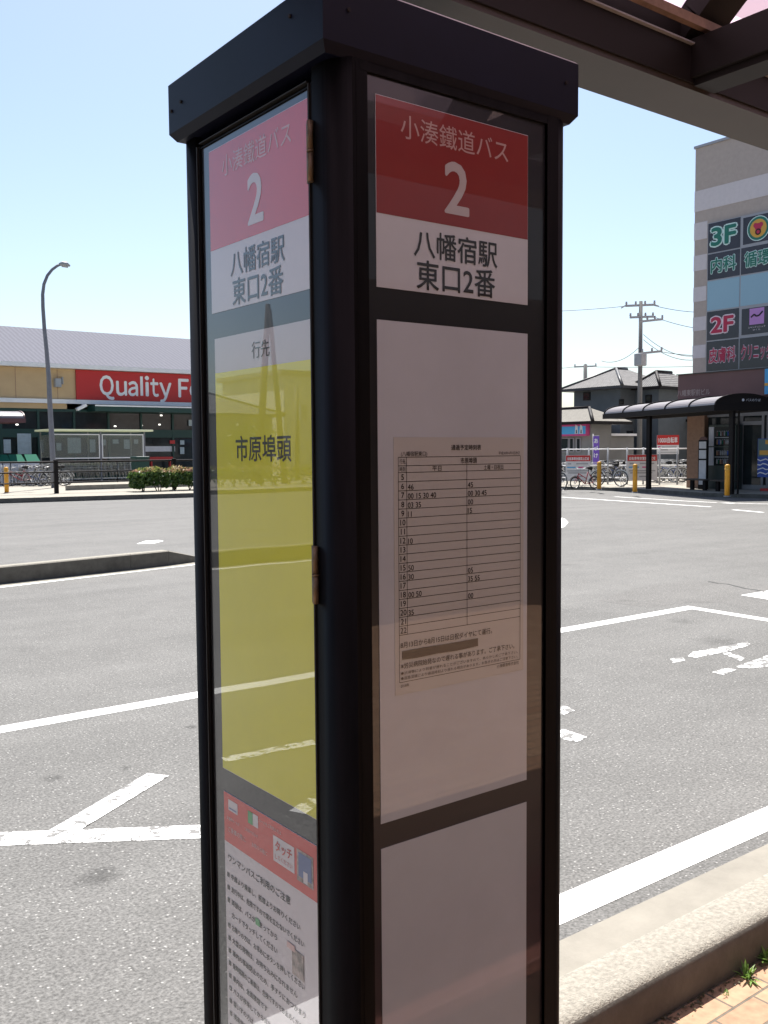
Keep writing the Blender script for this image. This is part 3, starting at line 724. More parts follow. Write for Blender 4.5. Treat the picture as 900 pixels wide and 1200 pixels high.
for k in range(900):
    x = random.uniform(1.4, 4.2); y = 1.648-abs(random.gauss(0, .022)); r_ = random.uniform(.002, .007)
    a = random.uniform(0, 6.28); c = Vector((x, y, .031))
    mb.face([c+Vector((math.cos(a+t)*r_, math.sin(a+t)*r_, random.uniform(0, r_))) for t in (0, 2.1, 4.2)])
o = mb.build('moss', leaf_mat('moss_leaf', (.09, .08, .04), (.14, .13, .06), 20), fix=False); o['kind'] = 'stuff'; o['label'] = 'dry moss and grit along the foot of the kerb'

# ------------------------------------------------------------------ supermarket
SY = 54.0
st = thing('supermarket', 'long supermarket with grey roof, beige fascia and red Quality Food sign', 'store', (20, SY, .13))
b = MB()
b.bx(2, 48, SY, SY+22, 4.70, 6.42); b.bx(2, 2.4, SY+.02, SY+22, .13, 4.69); b.bx(47.6, 48, SY+.02, SY+22, .13, 4.69); b.bx(2.41, 47.59, SY+9, SY+9.2, .13, 4.69)
b.build('wall', M['beige'], st)
b = MB(); b.face([(1.4, SY-.45, 6.66), (48.6, SY-.45, 6.66), (48.6, SY+7.5, 9.55), (1.4, SY+7.5, 9.55)]); b.face([(1.4, SY+15.5, 6.66), (48.6, SY+15.5, 6.66), (48.6, SY+7.5, 9.55), (1.4, SY+7.5, 9.55)])
b.face([(1.4, SY-.45, 6.66), (1.4, SY+7.5, 9.55), (1.4, SY+15.5, 6.66)]); b.build('roof', M['roof_metal'], st)
b = MB(); b.bx(1.4, 48.6, SY-.47, SY-.012, 6.43, 6.655); b.bx(2, 48, SY-.16, SY-.012, 4.46, 4.695); b.build('fascia_trim', M['white'], st)
b = MB(); b.bx(18.94, 33.5, SY-.13, SY-.01, 4.71, 6.40); sg = b.build('sign_board', M['store_red'], st)
b = MB(); q = pl(166, 455, 1, SY-.14); b.bx(q.x-.085, q.x+.085, SY-.146, SY-.141, 5.03, 6.17)
for ch, x0, x1 in (('Ｑ',117.3,133.4),('ｕ',136.6,148.3),('ａ',150.6,161.3),('ｉ',170.6,174.2),('ｔ',176.6,185.6),('ｙ',187.3,200.5),('Ｆ',209.4,220.8),('ｏ',222.6,234.5),('ｏ',236.8,248.7),('ｄ',251,262.5)):
    vs_, fs = glyph_mesh(ch, 0); gx0 = min(v.x for v in vs_); gx1 = max(v.x for v in vs_)
    X0, X1_ = pl(x0, 455, 1, SY-.14).x, pl(x1, 455, 1, SY-.14).x; sx = (X1_-X0)/(gx1-gx0) if ch not in 'Ｉｉ' else 1.5; sz = 1.46; cxm = (gx0+gx1)/2
    for k, (ax, az) in enumerate(((.022, 0), (-.022, 0), (0, .022), (0, -.022), (0, 0))):
        vv = [b.v(((X0+X1_)/2+(v.x-cxm+ax)*sx, SY-.14-.001*k, 5.03+(v.y+az)*sz)) for v in vs_]
        for f in fs: b.bm.faces.new([vv[i] for i in f])

o = b.build('sign_lettering', M['white']); o.parent = sg
b = MB(); b.bx(2.4, 18.4, SY-.02, SY+.3, 4.16, 4.455); b.build('lintel', M['beige'], st)
b = MB(); b.bx(19.6, 40, SY-1.2, SY-.02, 4.02, 4.36); b.bx(19.6, 40, SY-1.24, SY-1.205, 4.30, 4.38, 1); b.build('awning_box', [M['green_dark'], M['white']], st)
for x in (3.6, 6.6, 9.6, 12.6, 15.6, 17.9):
    b = MB(); b.bx(x, x+.03, SY-.006, SY+.01, 4.72, 6.41); b.build('panel_seam', M['tan'], st)
# glazing, mullions, transom
b = MB(); b.bx(2.41, 47.5, SY+.12, SY+.15, .13, 4.15); b.build('shop_window', M['glass_dark'], st)
b = MB(); x = 2.6
while x < 47:
    b.bx(x, x+.12, SY+.02, SY+.118, .13, 4.15); x += 2.02
b.bx(2.41, 47.5, SY+.03, SY+.117, 2.55, 3.02); b.bx(2.41, 47.5, SY+.025, SY+.116, .13, .34); b.bx(2.41, 47.5, SY+.03, SY+.117, 4.0, 4.15)
b.build('window_frame', M['green_dark'], st)
b = MB()
for p in ((7,514,5),(28,520,16),):
    pass
for x0, y0, x1, y1 in ((4,515,13,531),(20,508,37,532),(66,519,72,528),(79,513,95,531),(105,515,112,530),(118,515,124,522),(132,515,139,520),(145,515,152,526),(157,515,162,520),(211,516,216,521),(211,524,216,532),(221,492,225,499)):
    a = pl(x0, y0, 1, SY+.012); c = pl(x1, y1, 1, SY+.012); b = MB(); b.bx(a.x, c.x, SY+.005, SY+.018, c.z, a.z, 0); b.build('window_notice', M['poster'], st)
for x0, y0, x1, y1 in ((199,516,205,520),):
    a = pl(x0, y0, 1, SY+.012); c = pl(x1, y1, 1, SY+.012); b = MB(); b.bx(a.x, c.x, SY+.005, SY+.018, c.z, a.z); b.build('window_notice', M['red'], st)
a = pl(166, 523, 1, SY+.012); c = pl(206, 529, 1, SY+.012); b = MB(); b.bx(a.x, c.x, SY+.112, SY+.1195, c.z, a.z); b.build('window_band', M['poster_w'], st)
a = pl(174, 535.5, 1, SY-.3); c = pl(201, 539.5, 1, SY-.3); b = MB(); b.bx(a.x, c.x, SY-.5, SY-.2, c.z, a.z); b.bx(a.x+.1, a.x+.18, SY-.45, SY-.25, .13, c.z); b.bx(c.x-.18, c.x-.1, SY-.45, SY-.25, .13, c.z)
tag(b.build('display_table', M['red']), 'long red display table before the store window', 'table')
b = MB()
for x, y in ((166,498.5),(187,497.5),(189,486.8),(135,499.5),(20,497.5)):
    q = pl(x, y, 1, SY+.1); b.bx(q.x-.07, q.x+.07, SY+.108, SY+.1165, q.z-.035, q.z+.035); b.build('ceiling_lamp', M['shop_light'], st); b = MB()
b.bm.free()
b = MB(); q = pl(68, 448, 1, SY-.1); b.bx(q.x-.22, q.x+.12, SY-.35, SY-.01, q.z-.28, q.z+.2); b.bx(q.x+.2, q.x+.28, SY-.2, SY-.01, q.z-.1, q.z+.3); b.build('wall_speaker', M['grey'], st, bevel=.02)
b = MB(); q = pl(95, 477, 1, SY-.8); b.bar(q+Vector((-.25, 0, -.15)), q+Vector((.28, 0, .12)), .3, .16); b.bar(q+Vector((.25, .05, .1)), q+Vector((.3, .75, .2)), .05, .05); b.build('floodlight', M['white'], st)

# left entrance shelter of the store
aw = thing('entrance_shelter', 'small shelter with pale barrel roof at the left end of the store front', 'shelter', (12, 47.5, .13))
def barrel(parent, o, u, n_, L, W, zE, rise, fas, mroof, mframe, bays, posts, post_name='post', logo=None):
    """barrel roof: o = near-left eave corner on the ground plan, u along, n_ across"""
    o, u, n_ = Vector(o), Vector(u).normalized(), Vector(n_).normalized()
    def q(a, c, z): return o+u*a+n_*c+UP*z
    sec = [(W/2-W/2*math.cos(math.pi*k/16), rise*math.sin(math.pi*k/16)**.9) for k in range(17)]
    b = MB()
    for (c0, h0), (c1, h1) in zip(sec, sec[1:]):
        b.face([q(0, c0, zE+fas+h0-.02), q(L, c0, zE+fas+h0-.02), q(L, c1, zE+fas+h1-.02), q(0, c1, zE+fas+h1-.02)], 0, True)
    b.build('roof_panel', mroof, parent)
    for k in range(bays+1):
        a = L*k/bays; b = MB()
        for (c0, h0), (c1, h1) in zip(sec, sec[1:]): b.bar(q(a, c0, zE+fas+h0), q(a, c1, zE+fas+h1), .045, .05)
        b.build('roof_rib', mframe, parent)
    b = MB(); b.bar(q(-.03, 0, zE+fas/2), q(L+.03, 0, zE+fas/2), .12, fas); b.bar(q(-.03, W, zE+fas/2), q(L+.03, W, zE+fas/2), .12, fas)
    b.bar(q(0, .061, zE+fas/2), q(0, W-.061, zE+fas/2), .07, fas*.96); b.bar(q(L, .061, zE+fas/2), q(L, W-.061, zE+fas/2), .07, fas*.96)
    b.build('eave_beam', mframe, parent)
    for a in (0.0, L):
        b = MB(); b.face([q(a, c, zE+fas+h-.01) for c, h in sec]); b.build('gable_panel', mframe, parent)
    for a, c, *pw in posts:
        pw = pw[0] if pw else .15
        b = MB(); p = q(a, c, 0); b.bar(p+UP*.13, p+UP*(zE-.002), pw, pw); b.build(post_name, mframe, parent)
    return q
a = pl(29, 491, 1, 47.5)
barrel(aw, (a.x-7, 47.5, 0), (1, 0, 0), (0, 1, 0), 7.0, 2.2, 3.16, .40, .20, M['roof_grey'], mat('brown_frame', (.10, .045, .05), .5), 5, [(1.2, .3), (5.0, .3), (1.2, 1.9), (5.0, 1.9)])

# cart shelter
cs = thing('cart_shelter', 'clear walled trolley shelter with thin cream roof before the store', 'shelter', (18.5, 50, .13))
b = MB(); xa, xb = 15.85, 21.3
b.bx(xa-.1, xb+.15, 49.1, 51.4, 2.80, 2.90); b.build('roof', M['cart_roof'], cs, bevel=.02)
for x in (16.0, 18.55, 21.0):
    for y in (49.3, 51.2):
        b = MB(); b.bx(x-.035, x+.035, y-.035, y+.035, .13, 2.795); b.build('post', M['steel'], cs)
for x0, x1 in ((16.06, 18.49), (18.61, 20.94)):
    b = MB(); b.bx(x0, x1, 49.29, 49.30, 1.42, 2.62); w_o = b.build('wall_panel', M['clear'], cs)
    b = MB(); b.bx(x0, x1, 49.265, 49.286, 2.60, 2.66); b.bx(x0, x1, 49.265, 49.286, 1.36, 1.42); b.bx(x0, x0+.05, 49.265, 49.286, 1.42, 2.60); b.bx(x1-.05, x1, 49.265, 49.286, 1.42, 2.60); b.build('wall_frame', M['white'], cs)
b = MB(); b.bx(15.95, 15.96, 49.36, 51.14, 1.42, 2.6); b.build('wall_panel', M['clear'], cs)
# shopping carts
def cart_proto():
    r = thing('shopping_cart', 'x', 'shopping cart', (0, 0, 0), 'shopping carts in rows under the clear shelter')
    b = MB()
    tl, tr_, bl, br = (-.26, 0, 0), (.26, 0, 0), (-.2, 0, 0), (.2, 0, 0)
    def P(s, t, z): return (s*(.20+.07*(z-.5)/.5), t, z)
    for z in (.5, .62, .74, .86, .98):
        b.tube([P(-1, -.40, z), P(1, -.40, z), P(1, .38, z), P(-1, .38, z)], .009, 4, closed=True)
    for s in (-1, 1):
        for t in (-.38, -.26, -.14, -.02, .10, .22, .34): b.tube([P(s, t, .5), P(s, t, .98)], .006, 4)
    for t in (-.38, -.2, 0, .2, .36): b.tube([P(-1, t, .5), P(1, t, .5)], .006, 4)
    for k in range(5): b.tube([(-.18+.09*k, -.40, .5), (-.22+.11*k, -.40, .98)], .006, 4)
    b.build('basket', M['chrome'], r)
    b = MB()
    for s in (-1, 1):
        b.tube([(s*.24, .44, 1.02), (s*.22, .36, .5), (s*.2, .3, .16), (s*.2, -.42, .14)], .014, 6)
    b.tube([(-.2, -.42, .14), (.2, -.42, .14)], .014, 6); b.build('frame', M['chrome'], r)
    b = MB(); b.tube([(-.25, .45, 1.03), (.25, .45, 1.03)], .02, 6); b.build('handle', M['rubber'], r)
    for s in (-1, 1):
        for t in (-.4, .3):
            b = MB(); b.tube([(s*.2-.012, t, .06), (s*.2+.012, t, .06)], .06, 10); b.build('wheel', M['rubber'], r)
    return r
cp = cart_proto(); n_ = 0; carts = []
for row, y in enumerate((49.75, 50.55)):
    for k in range(13):
        x = 16.35+k*.36; Mx = Matrix.Translation((x, y, .13)) @ Matrix.Rotation(R(90), 4, 'Z')
        lb = f'chrome shopping cart in the {("front", "back")[row]} row, number {k+1} from the left'
        lb = 'chrome wire shopping cart nested in the '+('front' if row == 0 else 'back')+' row under the clear shelter'
        if n_ == 0: cp.matrix_world = Mx; cp['label'] = lb
        else: dup(cp, Mx, lb)
        n_ += 1

# recycling bins
for x0, x1, lab in ((-4, 3.5, 'leftmost'), (4.5, 12.5, 'second'), (14, 29.5, 'third'), (33, 47, 'rightmost')):
    a = pl(x0, 565, 1, 47); c = pl(x1, 565, 1, 47)
    t = thing('recycling_bin', f'grey recycling cabinet with sloped green lid, {lab} of the row at the store', 'recycling bin', ((a.x+c.x)/2, 47.3, .13), 'recycling cabinets before the store')
    b = MB(); b.bx(a.x, c.x, 47, 47.7, .13, 1.27); b.build('cabinet', M['pale'], t, bevel=.02)
    b = MB(); b.face([(a.x-.03, 46.96, 1.275), (c.x+.03, 46.96, 1.275), (c.x, 47.5, 1.62), (a.x, 47.5, 1.62)]); b.face([(a.x-.03, 46.96, 1.275), (a.x, 47.5, 1.62), (a.x, 47.7, 1.275)]); b.face([(c.x+.03, 46.96, 1.275), (c.x, 47.5, 1.62), (c.x, 47.7, 1.275)]); b.face([(a.x, 47.5, 1.62), (c.x, 47.5, 1.62), (c.x, 47.7, 1.275), (a.x, 47.7, 1.275)]); b.build('lid', M['green_lid'], t)
    if x1-x0 > 9:
        b = MB(); b.bx(c.x-.28, c.x-.1, 46.985, 46.998, .55, .95); b.build('slot', M['rubber'], t)
a = pl(160, 535, 1, 44); c = pl(175, 549.5, 1, 44)
t = thing('waste_bin', 'dark green square waste bin behind the clipped hedge', 'bin', ((a.x+c.x)/2, 44.3, .13))
b = MB(); b.bx(a.x, c.x, 44, 44.7, .13, a.z-.12); b.build('body', M['green_dark'], t, bevel=.02)
b = MB(); b.bx(a.x-.03, c.x+.03, 43.97, 44.73, a.z-.118, a.z); b.build('lid', M['green_dark'], t, bevel=.03)

# ------------------------------------------------------------------ fence, lamp, hedge, bollards on the far left
fn = thing('handrail_fence', 'low dark bronze three rail fence along the far kerb', 'fence', (12, 36.5, .13))
posts = [11.95+4.86*k for k in range(-5, 4)]
for x in posts:
    b = MB(); b.bx(x-.075, x+.075, 36.43, 36.57, .13, 1.42); b.build('post', M['bronze_black'], fn, bevel=.015)
b = MB()
for z in (.55, .95, 1.34): b.tube([(posts[0], 36.5, z), (posts[-1], 36.5, z)], .035 if z > 1 else .028, 8)
b.build('rail', M['bronze_black'], fn)
b = MB()
for x in posts[:-1]: b.tube([(x+2.43, 36.5, .5), (x+2.43, 36.5, 1.34)], .016, 6)
b.build('baluster', M['bronze_black'], fn)
lp = thing('street_lamp', 'tall galvanised street lamp with curved arm in front of the store', 'street lamp', (13.75, 42.5, .13))
pp = [(63.5,572),(62,540),(60.5,510),(58.5,475),(57,440),(54.5,410),(52,385),(50.3,360),(50.0,345),(51.5,333),(55.5,323),(61,316),(67,311.5),(72.5,309)]
P = [pl(x, y, 1, 42.5) for x, y in pp]; P[0].z = .13
b = MB(); b.tube(P, [.13, .125, .12, .11, .10, .09, .085, .08, .075, .07, .066, .062, .06, .055], 12); b.build('pole', M['steel'], lp)
b = MB(); h = P[-1]; b.tube([h+Vector((-.12, 0, -.05)), h+Vector((.02, 0, .0)), h+Vector((.22, 0, .0)), h+Vector((.36, 0, -.06))], [.06, .11, .10, .04], 10); b.build('lamp_head', M['grey'], lp)
b = MB(); b.tube([h+Vector((.0, 0, -.09)), h+Vector((.26, 0, -.10))], .06, 8); b.build('lamp_lens', M['lamp_glass'], lp)
def hedge(x0, x1, y0, y1, z0, z1, label, seed, n_leaf):
    random.seed(seed)
    t = thing('clipped_hedge', label, 'hedge', ((x0+x1)/2, (y0+y1)/2, .13))
    b = MB()
    for k in range(n_leaf):
        s_ = random.random()
        x = random.uniform(x0, x1); y = random.uniform(y0, y1); z = random.uniform(z0, z1)
        if s_ < .35: z = z1+random.gauss(0, .05)
        elif s_ < .6: y = y0+random.gauss(0, .05)
        elif s_ < .7: x = random.choice((x0, x1))+random.gauss(0, .05)
        if random.random() < .25 and z < z0+.15: continue
        z += .06*math.sin(x*5)+.03*math.sin(x*13)
        L = random.uniform(.05, .10); a = Vector((random.gauss(0, 1), random.gauss(0, 1), random.gauss(0, 1)+.4)).normalized(); c = a.orthogonal().normalized(); d = a.cross(c)
        p = Vector((x, y, z)); b.face([p-c*L, p+d*L*.5, p+c*L, p-d*L*.5], 1 if z > z1-.05 and random.random() < .9 else 0)
    b.build('foliage', [M['leaf'], M['leaf_top']], t, fix=False)
    b = MB()
    xx = x0+.3
    while xx < x1:
        p = Vector((xx, (y0+y1)/2, .1))
        for q in range(3): b.tube([p+Vector((random.uniform(-.1, .1), random.uniform(-.1, .1), 0)), p+Vector((random.uniform(-.3, .3), random.uniform(-.2, .2), z0+.2))], .02, 5)
        xx += .7
    b.build('stem', M['bark'], t)
hedge(14.75, 21.5, 35.2, 36.15, .34, .93, 'clipped hedge with green and pink new leaves behind the dark rail fence', 11, 11000)
for x, y, dep, lab in ((8, 548, 0, 'yellow bollard by the dark rail fence before the store'), (702, 0, 0, 'yellow bollard behind the small red bicycle'), (744, 0, 0, 'yellow bollard beside the far shelter leg'), (852, 0, 0, 'yellow bollard in front of the vending machine')):
    if x == 8: p = g(8, 578, .13); top = 1.15
    elif x == 702: p = g(702, 574, .13); top = 1.20
    elif x == 744: p = g(744, 577.5, .13); top = 1.14
    else: p = g(852, 582, .13); top = 1.16
    t = thing('bollard', lab, 'bollard', (p.x, p.y, .13), 'yellow bollards on the far kerb')
    b = MB(); b.tube([(p.x, p.y, .13), (p.x, p.y, top-.06), (p.x, p.y, top-.02), (p.x, p.y, top)], [.082, .082, .07, .03], 14); b.build('tube', M['yellow'], t)
    b = MB(); b.tube([(p.x, p.y, .131), (p.x, p.y, .16)], .11, 14); b.build('collar', M['grey'], t)
    b = MB(); b.tube([(p.x, p.y, top-.20), (p.x, p.y, top-.13)], .0835, 14); b.build('band', M['orange'], t)

# ------------------------------------------------------------------ bicycles
def bike_proto(pm, label, rad=.33, basket=True, wb=1.05, group='bicycles parked behind the far pavement'):
    """built at the origin along +X, front wheel at +X"""
    r = thing('bicycle', label, 'bicycle', (0, 0, 0), group)
    xr, xf = -wb/2, wb/2
    for x in (xr, xf):
        b = MB(); b.ring((x, 0, rad), (0, 1, 0), rad-.02, .020, 24, 6); wh = b.build('wheel', M['rubber'], r)
        b = MB(); b.ring((x, 0, rad), (0, 1, 0), rad-.045, .010, 24, 5)
        for k in range(12):
            t = 2*math.pi*k/12; b.tube([(x, .015*(-1)**k, rad), (x+math.cos(t)*(rad-.045), 0, rad+math.sin(t)*(rad-.045))], .0028, 3, cap=False)
        b.tube([(x, -.05, rad), (x, .05, rad)], .02, 8); o = b.build('rim', M['chrome']); o.parent = wh
    bb = Vector((xr+.43, 0, rad-.05)); stt = Vector((xr+.29, 0, rad+.42)); hd1 = Vector((xf-.17, 0, rad+.36)); hd0 = Vector((xf-.13, 0, rad+.25))
    b = MB()
    for p, q, rr in ((bb, stt, .018), (hd0, bb, .020), (hd1, bb+(stt-bb)*.45, .018), (hd0-(hd0-hd1)*-.2, hd1, .02), ((xr, .05, rad), bb, .010), ((xr, -.05, rad), bb, .010), ((xr, .05, rad), stt, .009), ((xr, -.05, rad), stt, .009)):
        b.tube([p, q], rr, 6)
    b.tube([hd0, (xf-.06, .055, rad+.12), (xf, .055, rad)], .013, 6); b.tube([hd0, (xf-.06, -.055, rad+.12), (xf, -.055, rad)], .013, 6)
    b.build('frame', pm, r)
    b = MB(); b.tube([stt, stt+Vector((-.03, 0, .12))], .013, 6); b.tube([stt+Vector((-.17, 0, .13)), stt+Vector((-.08, 0, .15)), stt+Vector((.10, 0, .145))], [.075, .08, .025], 8); b.build('saddle', M['rubber'], r)
    b = MB(); hs = hd1+Vector((-.05, 0, .18)); b.tube([hd1, hs], .014, 6)
    b.tube([hs+Vector((-.18, .28, .02)), hs+Vector((-.04, .24, .03)), hs+Vector((.03, .08, .0)), hs+Vector((.03, -.08, .0)), hs+Vector((-.04, -.24, .03)), hs+Vector((-.18, -.28, .02))], .012, 6)
    b.build('handlebar', M['chrome'], r)
    for x in (xr, xf):
        b = MB(); a0, a1 = ((.15, 2.9) if x == xr else (.5, 2.6)); P = [Vector((x+math.cos(t)*(rad+.022), 0, rad+math.sin(t)*(rad+.022))) for t in [a0+(a1-a0)*k/9 for k in range(10)]]
        for p, q in zip(P, P[1:]): b.bar(p, q+(q-p)*.05, .05, .006, up=Vector((0, 1, 0)))
        b.build('mudguard', M['chrome'], r)
    b = MB(); b.ring((bb.x, -.045, bb.z), (0, 1, 0), .085, .006, 14, 4); b.tube([(bb.x, -.07, bb.z), (bb.x+.12, -.07, bb.z-.10)], .009, 5); b.tube([(bb.x, .07, bb.z), (bb.x-.12, .07, bb.z+.10)], .009, 5)
    b.bar((bb.x+.12, -.14, bb.z-.10), (bb.x+.12, -.07, bb.z-.10), .08, .02); b.bar((bb.x-.12, .07, bb.z+.10), (bb.x-.12, .14, bb.z+.10), .08, .02); b.build('crank', M['steel'], r)
    b = MB(); b.tube([(xr+.02, .06, rad), (xr-.10, .12, .01)], .009, 5); b.tube([(xr+.02, -.06, rad), (xr-.10, -.12, .01)], .009, 5); b.tube([(xr-.10, .12, .01), (xr-.10, -.12, .01)], .009, 5); b.build('stand', M['chrome'], r)
    if basket:
        b = MB(); c = Vector((xf+.06, 0, rad+.42))
        def P(s, t, k): w_ = .13+.05*k; return c+Vector((t*w_*.9, s*w_*1.15, .24*k))
        for k in (0, .33, .66, 1): b.tube([P(-1, -1, k), P(1, -1, k), P(1, 1, k), P(-1, 1, k)], .006, 4, closed=True)
        for j in range(6):
            t = -1+2*j/5
            for s in (-1, 1): b.tube([P(s, t, 0), P(s, t, 1)], .004, 3); b.tube([P(t, s, 0), P(t, s, 1)], .004, 3)
        b.build('basket', M['chrome'], r)
    return r
def bike_at(first, proto, p, ang, label, lean=0, group=None):
    Mx = Matrix.Translation(p) @ Matrix.Rotation(ang, 4, 'Z') @ Matrix.Rotation(lean, 4, 'X')
    if first: proto.matrix_world = Mx; proto['label'] = label; return proto
    return dup(proto, Mx, label, group)
protos = [[bike_proto(M['bike_'+c], 'x'), True, c] for c in ('black', 'silver', 'blue')]
redb = bike_proto(M['bike_red'], 'small red folding bicycle with little wheels standing by the far kerb', .24, False, .92, 'bicycles at the kerb')
def face_angle(p, a):   # a = angle of the bike's axis to the line of sight: 0 = seen head-on, 90 = side-on
    d = (Vector(p)-CAM); return math.atan2(d.y, d.x)+a
p = g(685, 573, .13); bike_at(True, redb, (p.x, p.y, .13), face_angle(p, R(128)), redb['label'])
p = g(714, 571, .13); k = protos[0]; o = bike_at(True, k[0], (p.x+.6, p.y+.5, .13), face_angle(p, R(62)), 'black city bicycle with big wheels beside the yellow bollard and small red bicycle', group='bicycles at the kerb'); k[1] = False; o['group'] = 'bicycles at the kerb'
p = g(651, 574, .13); bike_at(False, k[0], (p.x, p.y, .13), face_angle(p, R(30)), 'black bicycle half hidden behind the bus stop pillar, left of the red one', group='bicycles at the kerb')
random.seed(21)
rack = [(667, 44.5), (697, 44), (704, 46), (716, 44.5), (722, 46), (729, 44.4), (777, 43), (781, 45.5), (786, 43.2), (790, 46), (795, 43.5), (799, 45.5), (804, 43.2), (808, 45.2), (776, 47.5), (786, 48), (797, 48), (741, 45.5), (752, 46.5)]
ordn = ['first', 'second', 'third', 'fourth', 'fifth', 'sixth', 'seventh', 'eighth', 'ninth', 'tenth', 'eleventh', 'twelfth', 'thirteenth', 'fourteenth', 'fifteenth', 'sixteenth', 'seventeenth', 'eighteenth', 'nineteenth', 'twentieth']
order = sorted(range(len(rack)), key=lambda i: rack[i][0])
for i, (x, dep) in enumerate(rack):
    k = protos[[0, 1, 1, 2, 1][i % 5]]; q = at(x, 540, dep); p = Vector((q.x, q.y, .13))
    lb = f'{k[2]} bicycle in the cycle park, {ordn[order.index(i)]} from the left behind the wire fence'
    bike_at(k[1], k[0], p, face_angle(p, R(random.choice((75, 100, 60, 115, 20)))+random.uniform(-.2, .2)), lb, 0, 'bicycles in the cycle park'); k[0]['group'] = k[0].get('group'); k[1] = False
for j, (x, dep, ang) in enumerate(((22, 44, 85), (27, 45, 100), (36, 45.5, 70), (42, 44.5, 95), (49, 45, 80), (55, 46, 100), (61, 44.2, 75), (66, 45.5, 110))):
    k = protos[[0, 1, 0, 2, 0, 1, 0, 0][j]]; q = at(x+ (0 if x > 23 else 0), 555, dep); p = Vector((q.x, q.y, .13))
    if j == 0:
        rb2 = bike_proto(M['bike_red'], 'x', group='bicycles before the store'); rb2['label'] = 'red bicycle, leftmost of those parked before the store'
        rb2.matrix_world = Matrix.Translation(p) @ Matrix.Rotation(face_angle(p, R(ang)), 4, 'Z'); continue
    bike_at(k[1], k[0], p, face_angle(p, R(ang)), f'{k[2]} bicycle before the store, {ordn[j]} from the left behind the rail fence', 0, 'bicycles before the store'); k[1] = False

# ------------------------------------------------------------------ cycle park fence, notices
fp = [at(x, 540, d) for x, d in ((640, 42), (690, 41.5), (735, 41), (773, 40.5), (815, 40))]
wf = thing('wire_fence', 'low pale rail fence with grey green posts round the cycle park', 'fence', (fp[2].x, fp[2].y, .13))
fpts = []
for a, c in zip(fp, fp[1:]):
    for k in range(2): fpts.append(a.lerp(c, k/2))
fpts.append(fp[-1])
for p in fpts:
    b = MB(); b.tube([(p.x, p.y, .13), (p.x, p.y, 1.72)], .04, 8); b.build('post', M['grey'], wf)
b = MB()
for z in (1.66, .95, .42): b.tube([(p.x, p.y, z) for p in fpts], .028, 6)
b.build('rail', M['white'], wf)
def notice(name, x0, y0, x1, y1, dep, label, build_fn, mats, thick=.03, feet=None, group=None, cat='sign'):
    a = at(x0, y0, dep); c = at(x1, y1, dep); du = Vector((c.x-a.x, c.y-a.y, 0)); W = du.length; du.normalize(); nn = Vector((du.y, -du.x, 0))
    if nn.dot(CAM-a) < 0: nn = -nn
    H = a.z-c.z; base = Vector((a.x, a.y, c.z))
    def P(u_, v_, d): return base+du*(u_*W)+UP*(v_*H)+nn*d
    t = thing(name, label, cat, base+du*W/2, group)
    b = MB()
    V = [b.v(P(u_, v_, d)) for d in (-thick, 0) for u_, v_ in ((0, 0), (1, 0), (1, 1), (0, 1))]
    for idx in ((0,3,2,1),(4,5,6,7),(0,1,5,4),(1,2,6,5),(2,3,7,6),(3,0,4,7)): b.bm.faces.new([V[i] for i in idx])
    build_fn(b, P, du, W, H); b.build('board', mats, t)
    if feet is not None:
        for u_ in feet:
            p = P(u_, 0, -thick-.03); b = MB(); b.tube([(p.x, p.y, .13), (p.x, p.y, base.z+H*.9)], .03, 8); b.build('post', M['steel'], t)
    return t
def rect(b, P, u0, u1, v0, v1, mi, d=.004): b.face([P(u0, v0, d), P(u1, v0, d), P(u1, v1, d), P(u0, v1, d)], mi)
def parking_notice(b, P, du, W, H):
    rect(b, P, 0.01, .99, .76, .99, 1); text(b, '自転車等放置禁止区域', P(.5, .86, .008), du, UP, W*.86, H*.12, 2, .02)
    for v_, u0, u1, mi in ((.66, .08, .22, 3), (.66, .42, .9, 3), (.52, .06, .4, 4), (.52, .5, .72, 2+3), (.38, .06, .94, 3), (.30, .10, .84, 3), (.16, .4, .68, 3)):
        rect(b, P, u0, u1, v_-.025, v_+.025, mi)
NM = [M['poster_w'], M['red'], M['white'], M['grey'], M['sky_print'], M['pink']]
notice('notice_board', 663, 533.5, 692, 563, 40.6, 'white notice board with red heading on the fence behind the red bicycle', parking_notice, NM, group='notice boards on the cycle park fence')
notice('notice_board', 735, 533, 770, 563, 39.8, 'white notice board with red heading behind the black shelter leg', parking_notice, NM, group='notice boards on the cycle park fence')
def red_sign(b, P, du, W, H):
    rect(b, P, .0, 1, .48, 1, 1); text(b, '10000自転車', P(.5, .74, .008), du, UP, W*.86, H*.30, 2, .02)
    rect(b, P, .04, .16, .34, .42, 5); rect(b, P, .22, .9, .35, .40, 3); rect(b, P, .12, .5, .20, .27, 3); rect(b, P, .06, .9, .07, .11, 3)
notice('parking_sign', 770, 510, 795.5, 532, 41.8, 'red sign with white writing on posts above the parked bicycles', red_sign, NM, feet=(.04, .96))
b = MB(); a = at(695, 511, 43); c = at(702, 545, 43); du = Vector((c.x-a.x, c.y-a.y, 0)).normalized()
t = thing('banner_flag', 'tall violet cloth banner with white writing beside the small shop', 'banner', (a.x, a.y, .13))
for k in range(8):
    z0 = c.z+(a.z-c.z)*k/8; z1 = c.z+(a.z-c.z)*(k+1)/8; o0 = .02*math.sin(k*1.1); o1 = .02*math.sin((k+1)*1.1)
    n2 = Vector((du.y, -du.x, 0)); W = (Vector((c.x, c.y))-Vector((a.x, a.y))).length
    p = Vector((a.x, a.y, 0)); b.face([p+n2*o0+UP*z0, p+du*W+n2*o0+UP*z0, p+du*W+n2*o1+UP*z1, p+n2*o1+UP*z1], 0, True)
for k, ch in enumerate('あづけ'):
    text(b, ch, Vector((a.x, a.y, 0))+du*W/2+Vector((du.y, -du.x, 0))*.035+UP*(a.z-.22-.33*k), du, UP, .17, .20, 1, .02)
